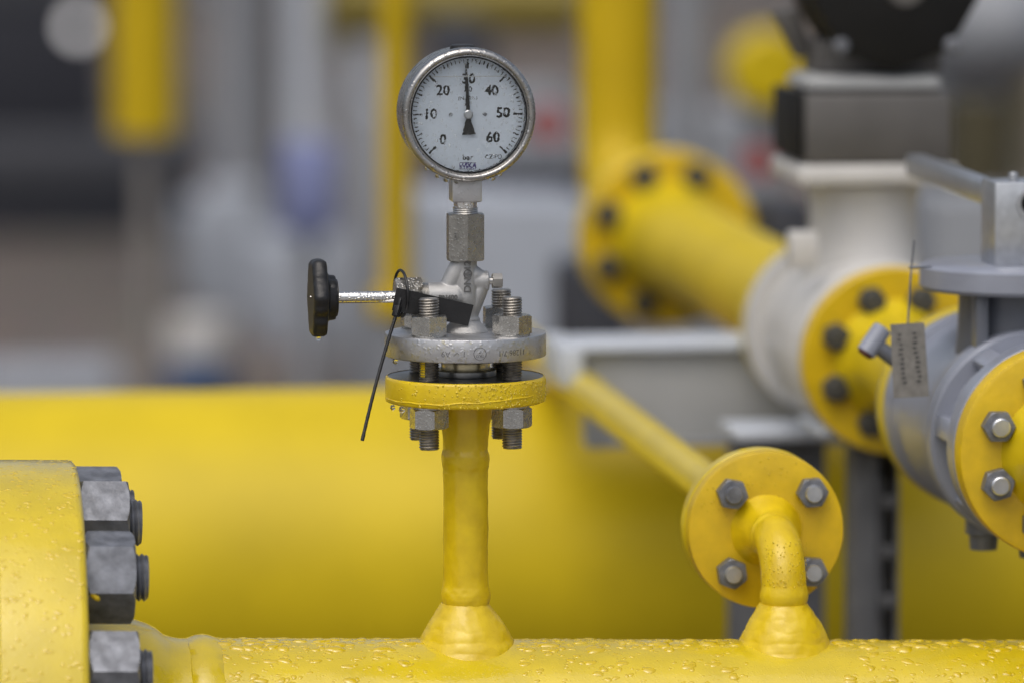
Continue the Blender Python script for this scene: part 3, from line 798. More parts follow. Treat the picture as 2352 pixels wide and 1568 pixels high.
# front yellow flange and stub towards the camera
fp = thing('flanged_pipe', 'yellow pipe flange cut by the right edge of the photo bolted to the grey valve', 'pipe', C0)
mb = MB(); mb.lathe([(0.02, 0), (RV - 0.004, 0), (RV - 0.001, 0.0012), (RV, 0.004), (RV, 0.021), (RV - 0.001, 0.022), (0.02, 0.022)], 'y', 120); mb.build('flange', 'yellow_orange', fp, 40)
mb = MB(); mb.lathe([(0.052, 0.002), (0.046, -0.012), (0.040, -0.025), (0.0375, -0.04), (0.0375, -0.5)], 'y', 64); mb.build('tube', 'yellow', fp)
names = {112.5: 'upper nut at the right photo edge on the yellow flange of the grey valve', 157.5: 'upper of the two full nuts on the yellow flange of the grey valve', 202.5: 'lower of the two full nuts on the yellow flange of the grey valve', 247.5: 'lowest nut at the right photo edge on the yellow flange of the grey valve'}
for a, lab in names.items():
    base = C0 + XD * (BCV * math.cos(R(a))) + Vector((0, 0, BCV * math.sin(R(a))))
    bolt('stud_bolt', lab, base, 0.0074, 0.0175, 0.0225, 'galv', 'bolts of the right yellow flange', 0.0118, a - 157, 0.066)

# grey valve
gl = ly(1.074)
gvv = thing('ball_valve', 'grey painted ball valve with lever and round top plate at the right photo edge', 'valve', C0)
y1 = 0.0245
mb = MB()
mb.lathe([(0.03, y1), (RV - 0.002, y1), (RV, y1 + 0.002), (RV, 0.049), (RV - 0.003, 0.052), (0.071, 0.053), (0.070, 0.060), (0.070, 0.098), (0.072, 0.104), (0.083, 0.105), (0.0855, 0.108), (0.0855, 0.116), (0.0845, 0.1175), (0.0845, 0.1185), (0.0855, 0.120), (0.0855, 0.134), (0.0845, 0.137), (0.081, 0.141), (0.0800, 0.15), (0.0800, 0.255), (0.081, 0.262), (0.083, 0.266), (0.083, 0.272), (0.073, 0.273), (0.073, 0.283), (0.082, 0.284), (RV - 0.001, 0.286), (RV - 0.001, gl - 0.024), (RV - 0.002, gl - 0.0225), (0.03, gl - 0.0225)], 'y', 128)
mb.build('body', 'greypaint', gvv, 30)
for a in (172, 124, 222):
    mb = MB(); mb.box(0.060, 0.0825, 0.0525, 0.1045, -0.009, 0.009, 0.003, Matrix.Rotation(R(-a), 4, 'Y')); mb.build('rib', 'greypaint', gvv)
ym = ly(1.037)
zn = 0.0
zt_ = zof(634, axis(1.037).x, axis(1.037).y) - C0.z       # disc level
mb = MB(); mb.lathe([(0.052, 0.06), (0.050, 0.075), (0.049, zt_ - 0.008)], 'z', 56, Matrix.Translation((0, ym, 0)))
mb.box(-0.047, -0.036, ym - 0.052, ym - 0.03, 0.058, zt_ - 0.01, 0.003)
mb.build('neck', 'greypaint_dark', gvv)
mb = MB(); rd = 0.081
mb.lathe([(0.0, zt_ - 0.010), (rd - 0.003, zt_ - 0.010), (rd, zt_ - 0.007), (rd, zt_ + 0.008), (rd - 0.003, zt_ + 0.0105), (0.0, zt_ + 0.0105)], 'z', 96, Matrix.Translation((0, ym, 0)), caps=False); mb.build('top_plate', 'greypaint', gvv, 40)
zp = zt_ + 0.0107
mb = MB()
hb = 0.0670
mb.box(-0.0265, 0.030, ym - 0.026, ym - 0.022, zp, zp + hb, 0.001)
mb.box(-0.0265, -0.0225, ym - 0.0215, ym + 0.026, zp, zp + hb, 0.001)
mb.box(-0.0215, 0.030, ym - 0.0215, ym + 0.026, zp + hb - 0.004, zp + hb - 0.0003, 0.0008)
mb.build('lock_bracket', 'galv_light', gvv, 25)
mb = MB(); mb.lathe([(0.0095, ym - 0.0268), (0.0130, ym - 0.0268), (0.0130, ym - 0.0285), (0.0095, ym - 0.0285), (0.0095, ym - 0.0268)], 'y', 40, Matrix.Translation((0.0035, 0, zp + 0.050)), caps=False); mb.build('hole_ring', 'galv_light', gvv)
mb = MB(); mb.lathe([(0.0, ym - 0.0272), (0.0094, ym - 0.0272), (0.0094, ym - 0.0264), (0, ym - 0.0264)], 'y', 32, Matrix.Translation((0.0035, 0, zp + 0.050)), caps=False)
mb.lathe([(0.0, ym - 0.0272), (0.0042, ym - 0.0272), (0.0042, ym - 0.0264), (0, ym - 0.0264)], 'y', 24, Matrix.Translation((0.0075, 0, zp + 0.032)), caps=False)
mb.build('hole_shade_disc', 'black_matte', gvv)  # solid black discs stand in for the shade inside the holes
mb = MB(); mb.lathe([(0.004, 0), (0.004, 0.005), (0.003, 0.006), (0, 0.006)], 'z', 20, Matrix.Translation((-0.006, ym, zp + hb)), caps=False); mb.build('bracket_screw', 'galv_light', gvv)
mb = MB(); mb.box(-0.0265, -0.0085, ym + 0.027, ly(1.037) + 0.335, zp + 0.045, zp + 0.064, 0.003); mb.build('lever', 'galv_light', gvv, 25)
for (dx, yy, dz) in ((-0.036, 0.13, -0.082), (-0.002, 0.10, -0.085)):
    mb = MB(); mb.lathe([(0.015, 0.02), (0.015, 0.0), (0.012, -0.001), (0.011, -0.013), (0, -0.0135)], 'z', 32, Matrix.Translation((dx, yy, dz + 0.002)), caps=False); mb.build('drain_plug', 'greypaint_dark', gvv)

# rear yellow flange, short spool, flange facing the white valve
w0 = ly(1.1486)
A1 = C0 + YD * gl
sp = thing('spool_pipe', 'short yellow double flanged pipe between the grey valve and the white valve', 'pipe', A1)
mb = MB(); L2 = w0 - gl
mb.lathe([(0.03, -0.020), (RV - 0.001, -0.020), (RV + 0.0005, -0.018), (RV + 0.0005, -0.002), (RV - 0.001, 0.0), (0.03, 0.0)], 'y', 96, caps=True); f_ = mb.build('flange', 'yellow', sp, 40)
mb = MB(); mb.lathe([(0.03, L2), (RV - 0.002, L2), (RV, L2 + 0.002), (RV, L2 + 0.018), (RV - 0.002, L2 + 0.020), (0.03, L2 + 0.020)], 'y', 96); mb.build('flange', 'yellow_orange', sp, 40)
mb = MB(); mb.lathe([(0.055, -0.001), (0.046, 0.02), (0.042, 0.04), (0.042, L2 - 0.04), (0.046, L2 - 0.02), (0.056, L2 + 0.001)], 'y', 64); mb.build('tube', 'yellow', sp)
A2 = C0 + YD * w0
for a, lab in {67.5: 'uppermost right dark bolt on the yellow flange of the white valve', 112.5: 'uppermost left dark bolt on the yellow flange of the white valve', 157.5: 'upper left dark bolt on the yellow flange of the white valve', 202.5: 'lower left dark bolt on the yellow flange of the white valve', 247.5: 'lowest dark bolt on the yellow flange of the white valve'}.items():
    base = A2 + XD * (BCV * math.cos(R(a))) + Vector((0, 0, BCV * math.sin(R(a))))
    bolt('stud_bolt', lab, base, 0.009, 0.014, 0.0225, 'bolt_dark', 'bolts of the white valve flange', 0.012, a)

# white valve
A3 = A2 + YD * 0.0215
wl = ly(1.218) - w0 - 0.0215
wv = thing('ball_valve', 'white painted ball valve with square top plate behind the grey valve', 'valve', A3)
mb = MB()
mb.lathe([(0.03, 0.0), (RV, 0.0), (RV + 0.001, 0.002), (RV + 0.001, 0.022), (RV - 0.001, 0.024), (0.071, 0.025), (0.070, 0.040), (RV - 0.002, 0.041), (RV, 0.044), (RV, 0.062), (RV - 0.002, 0.065), (RV - 0.004, 0.07), (RV - 0.002, 0.075), (RV - 0.001, 0.11), (RV - 0.003, 0.14), (RV - 0.004, 0.18), (0.071, 0.183), (0.070, wl - 0.03), (RV, wl - 0.028), (RV, wl - 0.002), (RV - 0.002, wl), (0.03, wl)], 'y', 96)
mb.build('body', 'white', wv, 30)
ymw = wl * 0.45
pw = A3 + YD * ymw
def zw(py): return zof(py, pw.x, pw.y) - A3.z
mb = MB(); mb.lathe([(0.060, 0.05), (0.052, 0.085), (0.050, 0.1), (0.050, zw(470)), (0.053, zw(420))], 'z', 56, Matrix.Translation((0, ymw, 0))); mb.build('neck', 'white', wv)
mb = MB(); mb.box(-0.074, 0.074, ymw - 0.074, ymw + 0.074, zw(412), zw(366), 0.005); mb.build('mounting_plate', 'white', wv)
mb = MB(); mb.box(-0.086, -0.060, 0.03, 0.055, 0.080, 0.112, 0.003); mb.build('lug', 'white', wv)
# actuator
zg = zw(364)
ac = thing('valve_actuator', 'grey gearbox with a black pentagon shaped housing on top of the white valve', 'actuator', pw + Vector((0, 0, A3.z - pw.z + zg)))
def za(py): return zw(py) - zg
mb = MB(); mb.box(-0.0675, 0.0675, -0.070, 0.070, 0.0, za(205), 0.004); mb.build('gearbox', 'greybox', ac)
mb = MB(); mb.box(-0.073, -0.0685, -0.065, 0.065, 0.004, za(202), 0.001); mb.build('dark_side_plate', 'black_matte', ac)  # black plate makes the left side of the gearbox dark
mb = MB(); mb.box(-0.064, 0.064, -0.055, 0.055, za(204), za(168), 0.01); mb.build('spacer', 'beam', ac)
sx_ = lambda px: (px - 1990) * KP * 5.25 / math.cos(PSI)
mb = MB(); poly = [(sx_(2030), za(158)), (sx_(2150), za(112)), (sx_(2185), za(60)), (sx_(2222), za(-5)), (sx_(2240), za(-120)), (sx_(2200), za(-220)), (sx_(1870), za(-220)), (sx_(1825), za(-120)), (sx_(1842), za(-5)), (sx_(1880), za(60)), (sx_(1918), za(112))]
mb.prism(poly, -0.06, 0.05, 0.004); mb.build('housing', 'black_matte', ac)
mb = MB(); mb.prism([(sx_(1872), za(168)), (sx_(2160), za(168)), (sx_(2160), za(90)), (sx_(1872), za(90))], -0.02, 0.05, 0.003); mb.build('housing_back_plate', 'greybox', ac)
for px in (1908, 2160):
    mb = MB(); mb.lathe([(0.0, -0.066), (0.005, -0.066), (0.0075, -0.063), (0.0075, -0.058)], 'y', 20, Matrix.Translation((sx_(px), 0, za(98))), caps=False); mb.build('housing_screw', 'galv', ac)
mb = MB(); mb.prism([(sx_(1790), za(30)), (sx_(1850), za(20)), (sx_(1880), za(120)), (sx_(1850), za(140))], 0.02, 0.05, 0.003); mb.build('mounting_bracket', 'greybox', ac)
mb = MB(); mb.lathe([(0.0, -0.0625), (0.016, -0.0625), (0.018, -0.061), (0.018, -0.055)], 'y', 24, Matrix.Translation((sx_(2055), 0, za(-34))), caps=False); mb.build('housing_cap', 'greybox', ac)

# rear yellow run: flange on the white valve, pipe, big flange, riser column
A4 = A3 + YD * (wl + 0.0015)
yb = ly(1.43) - w0 - 0.0215 - wl - 0.0015
RBF = 203 * KP * DL * 1.43
rp = thing('flanged_pipe', 'yellow pipe with a large blurred bolted flange running back from the white valve', 'pipe', A4)
mb = MB(); mb.lathe([(0.03, 0), (RV - 0.002, 0), (RV, 0.002), (RV, 0.018), (RV - 0.002, 0.020), (0.03, 0.020)], 'y', 80); mb.build('flange', 'yellow', rp, 40)
mb = MB(); mb.lathe([(0.062, 0.019), (0.056, 0.03), (0.054, 0.06), (0.0525, 0.08), (0.0525, yb - 0.06), (0.056, yb - 0.03), (0.066, yb + 0.001)], 'y', 64); mb.build('tube', 'yellow_far', rp)
mb = MB(); mb.lathe([(0.03, yb), (RBF - 0.003, yb), (RBF, yb + 0.003), (RBF, yb + 0.022), (RBF - 0.002, yb + 0.024), (0.03, yb + 0.024)], 'y', 96); mb.build('flange', 'yellow_orange', rp, 40)
A5 = A4 + YD * (yb + 0.026)
BC5 = 158 * KP * DL * 1.43
for a, lab in {67.5: 'top right bolt on the large blurred yellow flange', 112.5: 'top left bolt on the large blurred yellow flange', 157.5: 'upper left bolt on the large blurred yellow flange', 202.5: 'lower left bolt on the large blurred yellow flange', 247.5: 'bottom left bolt on the large blurred yellow flange', 292.5: 'bottom right bolt on the large blurred yellow flange'}.items():
    base = A4 + YD * yb + XD * (BC5 * math.cos(R(a))) + Vector((0, 0, BC5 * math.sin(R(a))))
    bolt('stud_bolt', lab, base, 0.010, 0.016, 0.028, 'bolt_dark', 'bolts of the large blurred flange', 0.014, a)
cl_ = thing('column_pipe', 'upright blurred yellow pipe rising out of the photo behind the large yellow flange', 'pipe', A5)
mb = MB(); mb.lathe([(0.03, 0), (RBF - 0.002, 0), (RBF, 0.002), (RBF, 0.02), (RBF - 0.002, 0.022), (0.03, 0.022)], 'y', 96); mb.build('flange', 'yellow_far', cl_, 40)
yc = ly(1.515) - ly(1.43) - 0.026
RC_ = 0.046
path = [(0, 0.0215, 0), (0, yc - 0.11, 0)] + [(0, yc - 0.11 + 0.11 * math.sin(R(a)), 0.11 * (1 - math.cos(R(a)))) for a in range(10, 91, 10)] + [(0, yc, 0.2), (0, yc, 1.2)]
mb = MB(); mb.tube(path, RC_, 56); mb.build('tube', 'yellow_column', cl_)

# stamped tag on a wire, clamp bolt with red end
dT = 4.50
tw = thing('metal_tag', 'grey stamped metal tag hanging on a thin wire in front of the grey valve', 'tag', at(2085, 745, dT), (0, 0, PSI + R(-14)))
mb = MB(); w_ = KP * dT
mb.prism([(-52 * w_, -165 * w_), (30 * w_, -170 * w_), (38 * w_, 0), (-40 * w_, 4 * w_)], -0.0004, 0.0006, m=Matrix.Rotation(R(-7), 4, 'Y')); mb.build('plate', 'tagplate', tw)
mb = MB()
for i in range(2):
    for k in range(11):
        x = (-22 + i * 34 + rnd.uniform(-2, 2)) * w_; z = (-22 - k * 11) * w_
        mb.box(x - rnd.uniform(3, 6) * w_, x + rnd.uniform(3, 6) * w_, -0.0007, -0.00045, z - 2.6 * w_, z + 2.6 * w_, m=Matrix.Rotation(R(-7), 4, 'Y'))
mb.build('stamped_marks', 'stamp', tw)
mb = MB(); mb.tube([at(2085, 748, dT) - Vector(tw.location), at(2089, 660, dT) - Vector(tw.location), at(2093, 600, dT) - Vector(tw.location), at(2097, 552, dT) - Vector(tw.location)], 0.0008, 8)
mb.tube([at(2086, 614, dT) - Vector(tw.location), at(2096, 616, dT) - Vector(tw.location), at(2130, 612, dT + 0.02) - Vector(tw.location)], 0.0009, 8); mb.build('wire', 'galv', tw)
cb = thing('clamp_bolt', 'short grey tube with a dark red end sticking out left of the metal tag', 'bolt', at(2008, 782, 4.56), (R(-8), R(37), PSI))
mb = MB(); mb.lathe([(0.0080, -0.012), (0.0080, 0.011), (0.007, 0.0125), (0, 0.0125)], 'z', 28); mb.build('tube', 'greypaint', cb)
mb = MB(); mb.lathe([(0.0062, -0.0121), (0.0062, -0.0140), (0.003, -0.0145), (0, -0.0145)], 'z', 24, caps=False); mb.build('end_cap', 'redark', cb)
mb = MB(); mb.lathe([(0.0065, 0), (0.0065, 0.024)], 'x', 20, Matrix.Translation((0.006, 0, -0.002))); mb.build('shank', 'greypaint_dark', cb)

# ------------------------------------------------------------------ mid background
dB = 5.72
bc = at(1176, 1300, dB)
BPR = 0.182
bp = thing('large_pipe', 'thick blurred yellow pipe running across behind the header pipe', 'pipe', bc)
mb = MB(); mb.lathe([(BPR, -2.2), (BPR, 0), (BPR, 2.2)], 'x', 120); mb.build('pipe', 'yellow_far', bp)
for xx in (-1.7, 1.5):
    mb = MB(); mb.box(xx - 0.1, xx + 0.1, -0.16, 0.16, -bc.z + 0.001, -0.12, 0.01); mb.build('support_block', 'concrete', bp)
# grey channel beam
dG = 5.44
bl_ = at(1340, 800, dG)
bs = KP * dG
bmr = thing('steel_beam', 'grey steel channel beam with a top flange coloured pale as lit behind the diagonal yellow pipe', 'beam', bl_)
mb = MB(); Lb = 0.40
mb.box(0, Lb, 0.0, 0.005, -205 * bs, -8 * bs, 0.001); mb.build('web', 'beam', bmr)
mb = MB(); mb.box(-0.004, Lb, -0.014, 0.09, -6 * bs, 10 * bs, 0.002); mb.build('top_flange', 'palepost', bmr)  # paler colour paints in the light on the flange top
mb = MB(); mb.box(0, Lb, -0.03, 0.005, -222 * bs, -206 * bs, 0.002); mb.build('bottom_flange', 'midpost', bmr)
mb = MB(); mb.box(-0.026, -0.005, -0.035, 0.10, -80 * bs, 12 * bs, 0.002); mb.build('end_plate', 'palepost', bmr)
# pipe stand under the white valve
def onground(px, d):
    p = at(px, 900, d); return Vector((p.x, p.y, 0))
g1 = onground(1782, 5.33)
ps = thing('pipe_stand', 'wide grey steel stand plate under the white valve seen below the elbow flange', 'stand', g1)
zt1 = at(1782, 1000, 5.33).z
mb = MB(); mb.box(-0.046, 0.046, -0.01, 0.0, 0.012, zt1, 0.002); mb.build('plate', 'post_dark', ps)
mb = MB(); mb.box(-0.09, 0.09, -0.07, 0.07, 0.0, 0.012, 0.002); mb.build('base_plate', 'midpost', ps)
mb = MB(); mb.box(-0.046, 0.07, -0.05, 0.0445, zt1 + 0.0005, zt1 + 0.01, 0.002); mb.build('saddle', 'palepost', ps)
g2 = onground(2005, 5.16)
sp2 = thing('slotted_post', 'dark grey slotted strut post standing beneath the white valve flange', 'post', g2)
zt2 = at(2005, 985, 5.16).z
ws = KP * 5.16
mb = MB()
mb.box(-54 * ws, 4 * ws, -0.02, -0.016, 0.0, zt2, 0.001)
mb.box(-54 * ws, -50 * ws, -0.0155, 0.02, 0, zt2, 0.001)
zs = 0.02
while zs < zt2 - 0.05:
    mb.box(8 * ws, 16 * ws, -0.02, -0.016, zs, zs + 0.045, 0.0005)
    mb.box(42 * ws, 54 * ws, -0.02, -0.016, zs, zs + 0.045, 0.0005)
    mb.box(8 * ws, 54 * ws, -0.0205, -0.0155, zs + 0.018, zs + 0.030, 0.0005)
    zs += 0.0452
mb.box(50 * ws, 54 * ws, -0.0155, 0.02, 0, zt2, 0.001)
mb.box(-49 * ws, 49 * ws, 0.016, 0.02, 0, zt2, 0.001)
mb.build('channel', 'post_dark', sp2)
mb = MB(); mb.box(-0.06, 0.06, -0.05, 0.05, zt2, zt2 + 0.008, 0.001); mb.build('cap_plate', 'palepost', sp2)
zvb = A3.z - RV - zt2
mb = MB(); mb.lathe([(0.012, zt2 + 0.008), (0.012, zt2 + max(0.02, zvb) + 0.004)], 'z', 20, Matrix.Translation((-0.03, 0.0, 0))); mb.build('support_bolt', 'palepost', sp2)

# ------------------------------------------------------------------ far background
def standing_box(name, label, cat, px0, px1, py0, d, th, material, part='body', py1=None, bev=0.01, extra=None, group=None):
    c_ = (px0 + px1) / 2
    if py1 is None: base = onground(c_, d)
    else:
        b_ = at(c_, py1, d); base = Vector((b_.x, b_.y, b_.z))
    w = (px1 - px0) * KP * d / 2
    t = thing(name, label, cat, base, group=group)
    zt = at(c_, py0, d).z - base.z
    mb = MB(); mb.box(-w, w, -th / 2, th / 2, 0, zt, bev); mb.build(part, material, t)
    return t, w, zt
def vpipe(name, label, px, d, halfpx, py0, py1, material, flange=True, foot=None):
    base = onground(px, d)
    z1 = at(px, py1, d).z; z0 = at(px, py0, d).z
    t = thing(name, label, 'pipe', base)
    r = halfpx * KP * d
    mb = MB(); mb.lathe([(r, z1), (r, z0)], 'z', 40); mb.build('tube', material, t)
    if flange:
        mb = MB(); mb.lathe(disc(r * 1.7, z1 - 0.02, z1 + 0.012, 0.003), 'z', 40); mb.build('flange', material, t)
    if foot:
        mb = MB(); mb.lathe([(r * 0.9, 0.0), (r * 0.9, z1 - 0.0205)], 'z', 32); mb.build('pedestal', foot, t)
    return t
vpipe('upright_pipe', 'thin upright yellow pipe blurred just left of the pressure gauge', 911, 7.4, 37, -150, 690, 'yellow_column', True, 'midpost')
vt = vpipe('upright_pipe', 'broad blurred yellow upright pipe at the upper left', 338, 9.6, 76, -250, 305, 'yellow_column', False)
mb = MB(); mb.lathe([(0.014, 0.0), (0.014, at(338, 305, 9.6).z - 0.001)], 'z', 24); mb.build('pedestal', 'post_brown', vt)
vpipe('steel_post', 'slim grey blurred post left of the pale post', 545, 15.2, 45, -250, 560, 'midpost', True, 'midpost')
vpipe('steel_post', 'pale blurred post rising above the blue box', 702, 14.6, 38, -250, 560, 'palepost', True, 'palepost')
vpipe('steel_post', 'pale grey blurred post right of the yellow upper left pipe beside the dark gap', 1575, 9.5, 42, -200, 560, 'midpost', False, 'midpost')
# dark cabinet with lamp
t, w, zt = standing_box('equipment_cabinet', 'dark blurred equipment cabinet with a round pale lamp at the upper left', 'cabinet', -300, 236, -200, 17.0, 0.6, 'cabinet', bev=0.01, py1=292)
mb = MB(); mb.box(-w - 0.01, w + 0.30, -0.33, 0.31, -0.13, -0.002, 0.01); mb.build('base_rail', 'cabinet_base', t)
mb = MB(); mb.box(-w, w + 0.25, -0.28, 0.28, -t.location.z, -0.131, 0.005); mb.build('plinth', 'cabinet', t)  # dark box stands in for the shadow under the base rail
mb = MB(); mb.box(-w + 0.02, w - 0.06, -0.318, -0.301, zt * 0.62, zt - 0.02, 0.004); mb.build('upper_panel', 'cabinet_base', t)
lampm = bpy.data.materials.new('lamp_lens'); lampm.use_nodes = True
lb = lampm.node_tree.nodes['Principled BSDF']; lb.inputs['Base Color'].default_value = (0.8, 0.8, 0.8, 1)
lb.inputs['Emission Color'].default_value = (1, 0.97, 0.98, 1); lb.inputs['Emission Strength'].default_value = 1.15
lp = at(180, 62, 16.7); ll = Matrix.Rotation(-PSI, 4, 'Z') @ (lp - Vector(t.location))
mb = MB(); mb.lathe([(0.0, -0.012), (0.012, -0.0105), (0.026, -0.004), (0.027, 0.0)], 'y', 24, Matrix.Translation((ll.x, -0.3125, ll.z)), caps=False); mb.build('lamp', lampm, t)
mb = MB(); mb.lathe([(0.031, -0.004), (0.031, 0.012), (0.0272, 0.012), (0.0272, -0.004), (0.031, -0.004)], 'y', 24, Matrix.Translation((ll.x, -0.3125, ll.z)), caps=False); mb.build('lamp_bezel', 'galv', t)

# concrete plinths and boxes on the left
standing_box('concrete_block', 'large pale blurred concrete plinth under the blue box', 'block', 580, 868, 540, 13.9, 0.4, 'concrete')
standing_box('concrete_block', 'pale blurred concrete block left of the large plinth', 'block', 425, 590, 470, 15.0, 0.4, 'concrete')
standing_box('concrete_block', 'tall pale blurred slab rising behind the large plinth', 'block', 470, 700, 425, 14.6, 0.25, 'concrete')
t, w, zt = standing_box('control_box', 'blue blurred control box mounted on the pale post', 'box', 645, 765, 325, 9.6, 0.12, 'blue', py1=535)
mb = MB(); mb.box(-w * 0.8, w * 0.8, -0.066, -0.061, zt * 0.15, zt * 0.85, 0.002); mb.build('door', 'blue', t)
mb = MB(); mb.lathe([(0.02, -t.location.z), (0.02, -0.0005)], 'z', 20); mb.build('post', 'midpost', t)
standing_box('kerb_strip', 'pale concrete kerb strip on the gravel at the lower left', 'kerb', -260, 265, 842, 12.7, 0.2, 'concrete')
bk = onground(460, 12.6)
t = thing('bucket', 'pale blurred bucket on a dark blue base standing on the gravel', 'bucket', bk)
rb = 74 * KP * 12.6
zb1, zb2 = at(460, 818, 12.6).z, at(460, 728, 12.6).z
mb = MB(); mb.lathe([(rb * 0.95, zb1), (rb, zb2 - 0.005), (rb * 0.95, zb2), (0, zb2)], 'z', 40, caps=False); mb.build('tub', 'white', t)
mb = MB(); mb.lathe([(0, 0), (rb * 1.05, 0), (rb * 1.0, zb1 - 0.001), (0, zb1 - 0.001)], 'z', 40, caps=False); mb.build('base', 'bluedark', t)

vpipe('steel_post', 'pale lilac grey blurred post left of the thin yellow upright', 838, 13.2, 26, -150, 640, 'palepost', False)
vpipe('steel_post', 'dark slim blurred post between the pale and grey posts', 622, 14.0, 24, -250, 500, 'post_dark', False)
# centre background
standing_box('equipment_box', 'pale grey blurred equipment box behind the gauge valve', 'box', 955, 1335, 442, 8.6, 0.4, 'concrete')
standing_box('equipment_box', 'dark blurred box standing on the pale grey box behind the gauge', 'box', 1130, 1330, 380, 8.8, 0.2, 'cabinet', py1=441)
standing_box('equipment_box', 'dark blurred box low behind the large yellow flange', 'box', 1290, 1420, 600, 7.3, 0.2, 'cabinet')
standing_box('equipment_box', 'dark blurred cabinet behind the thin upright yellow pipe', 'box', 800, 905, 230, 12.6, 0.3, 'midpost')
standing_box('equipment_box', 'dark blurred motor housing behind the gauge dial', 'box', 1000, 1110, 40, 10.0, 0.3, 'cabinet')
standing_box('equipment_box', 'grey blurred panel behind the right side of the gauge', 'box', 1130, 1300, 200, 10.5, 0.3, 'midpost')
def hpipe(name, label, px0, px1, py, d, halfpx, material):
    a_, b_ = at(px0, py, d), at(px1, py, d)
    c_ = (a_ + b_) / 2
    L_ = (b_ - a_).length / 2
    t = thing(name, label, 'pipe', c_)
    r = halfpx * KP * d
    mb = MB(); mb.lathe([(r, -L_), (r, L_)], 'x', 40); mb.build('tube', material, t)
    mb = MB(); mb.lathe(disc(r * 1.5, -L_ - 0.02, -L_, 0.003), 'x', 40); mb.build('flange', material, t)
    mb = MB(); mb.lathe([(r * 0.5, -c_.z), (r * 0.5, -r * 0.9)], 'z', 20); mb.build('support', 'midpost', t)
    return t
hpipe('level_pipe', 'olive yellow blurred level pipe above and behind the gauge', 770, 1330, 12, 11.5, 80, 'olive')
standing_box('equipment_box', 'very dark olive blurred box right of the grey gearbox', 'box', 2175, 2285, 225, 8.0, 0.12, 'olivedark')
vpipe('upright_pipe', 'dull brownish yellow blurred upright pipe at the upper right edge', 2335, 9.0, 42, -150, 420, 'olivepale', False, 'midpost')
def handwheel(label, px, py, d, hp):
    c_ = at(px, py, d); t = thing('handwheel', label, 'handwheel', c_)
    r = hp * KP * d
    mb = MB(); mb.tube([(r * math.cos(2 * math.pi * k / 32), 0, r * math.sin(2 * math.pi * k / 32)) for k in range(33)], r * 0.22, 12); mb.build('rim', 'red', t)
    mb = MB()
    for a in (0, 60, 120): mb.box(-r, r, -r * 0.1, r * 0.1, -r * 0.12, r * 0.12, 0, Matrix.Rotation(R(a), 4, 'Y'))
    mb.lathe([(r * 0.3, -r * 0.2), (r * 0.3, r * 0.3)], 'y', 20); mb.build('spokes', 'red', t)
    mb = MB(); mb.lathe([(r * 0.15, r * 0.25), (r * 0.15, 0.3)], 'y', 12); mb.build('stem', 'midpost', t)
    mb = MB(); mb.lathe([(r * 0.3, -c_.z), (r * 0.3, r * 0.4)], 'z', 16, Matrix.Translation((0, 0.3, 0))); mb.build('column', 'midpost', t)
    return t
handwheel('small red blurred handwheel right of the pressure gauge', 1258, 285, 8.4, 36)
handwheel('red blurred handwheel left of the white valve plate', 1738, 372, 7.6, 32)
# round yellow end behind the white valve
c_ = at(1762, 160, 9.4)
t = thing('blind_flange', 'round blurred yellow end flange left of the black actuator', 'flange', c_)
r = 92 * KP * 9.4
mb = MB(); mb.lathe([(0, -0.02), (r * 0.8, -0.018), (r, -0.008), (r, 0.03), (0, 0.03)], 'y', 56, caps=False); mb.build('disc', 'yellow_far', t)
mb = MB(); mb.lathe([(r * 0.7, 0.0305), (r * 0.7, 0.09)], 'y', 40); mb.build('pipe', 'yellow_far', t)
mb = MB(); mb.lathe([(r * 0.4, -c_.z), (r * 0.4, -r * 0.6)], 'z', 24, Matrix.Translation((0, 0.06, 0))); mb.build('support', 'midpost', t)
standing_box('equipment_box', 'dark blurred fitting left of the white valve neck', 'box', 1735, 1850, 455, 6.5, 0.1, 'cabinet')
standing_box('equipment_box', 'mid grey blurred cabinet behind the lever of the grey valve', 'box', 2110, 2330, 440, 7.6, 0.2, 'midpost')
standing_box('equipment_box', 'brown grey blurred panel between the two yellow uprights', 'box', 1500, 1730, 250, 10.0, 0.3, 'midpost')
c_ = at(2275, 60, 8.6)
t = thing('storage_tank', 'grey rounded blurred tank end behind the black actuator', 'tank', c_)
r = 150 * KP * 8.6
mb = MB(); mb.lathe([(0, -0.12), (r * 0.5, -0.10), (r * 0.8, -0.06), (r, 0.0), (r, 0.8)], 'y', 56); mb.build('shell', 'midpost', t)
mb = MB(); mb.box(-r * 0.5, r * 0.5, 0.1, 0.3, -c_.z, -r * 0.8, 0.005); mb.build('saddle', 'midpost', t)
# far building wall
p_ = onground(1176, 34)
t = thing('building_wall', 'far grey blurred building wall behind the yard', 'building', p_)
mb = MB(); mb.box(-14, 14, 0, 0.3, 0, 4.0, 0.02); mb.build('wall', 'midpost', t)
mb = MB(); mb.box(-14.2, 14.2, -0.3, 0.6, 4.001, 4.25, 0.02); mb.build('roof', 'cabinet_base', t)

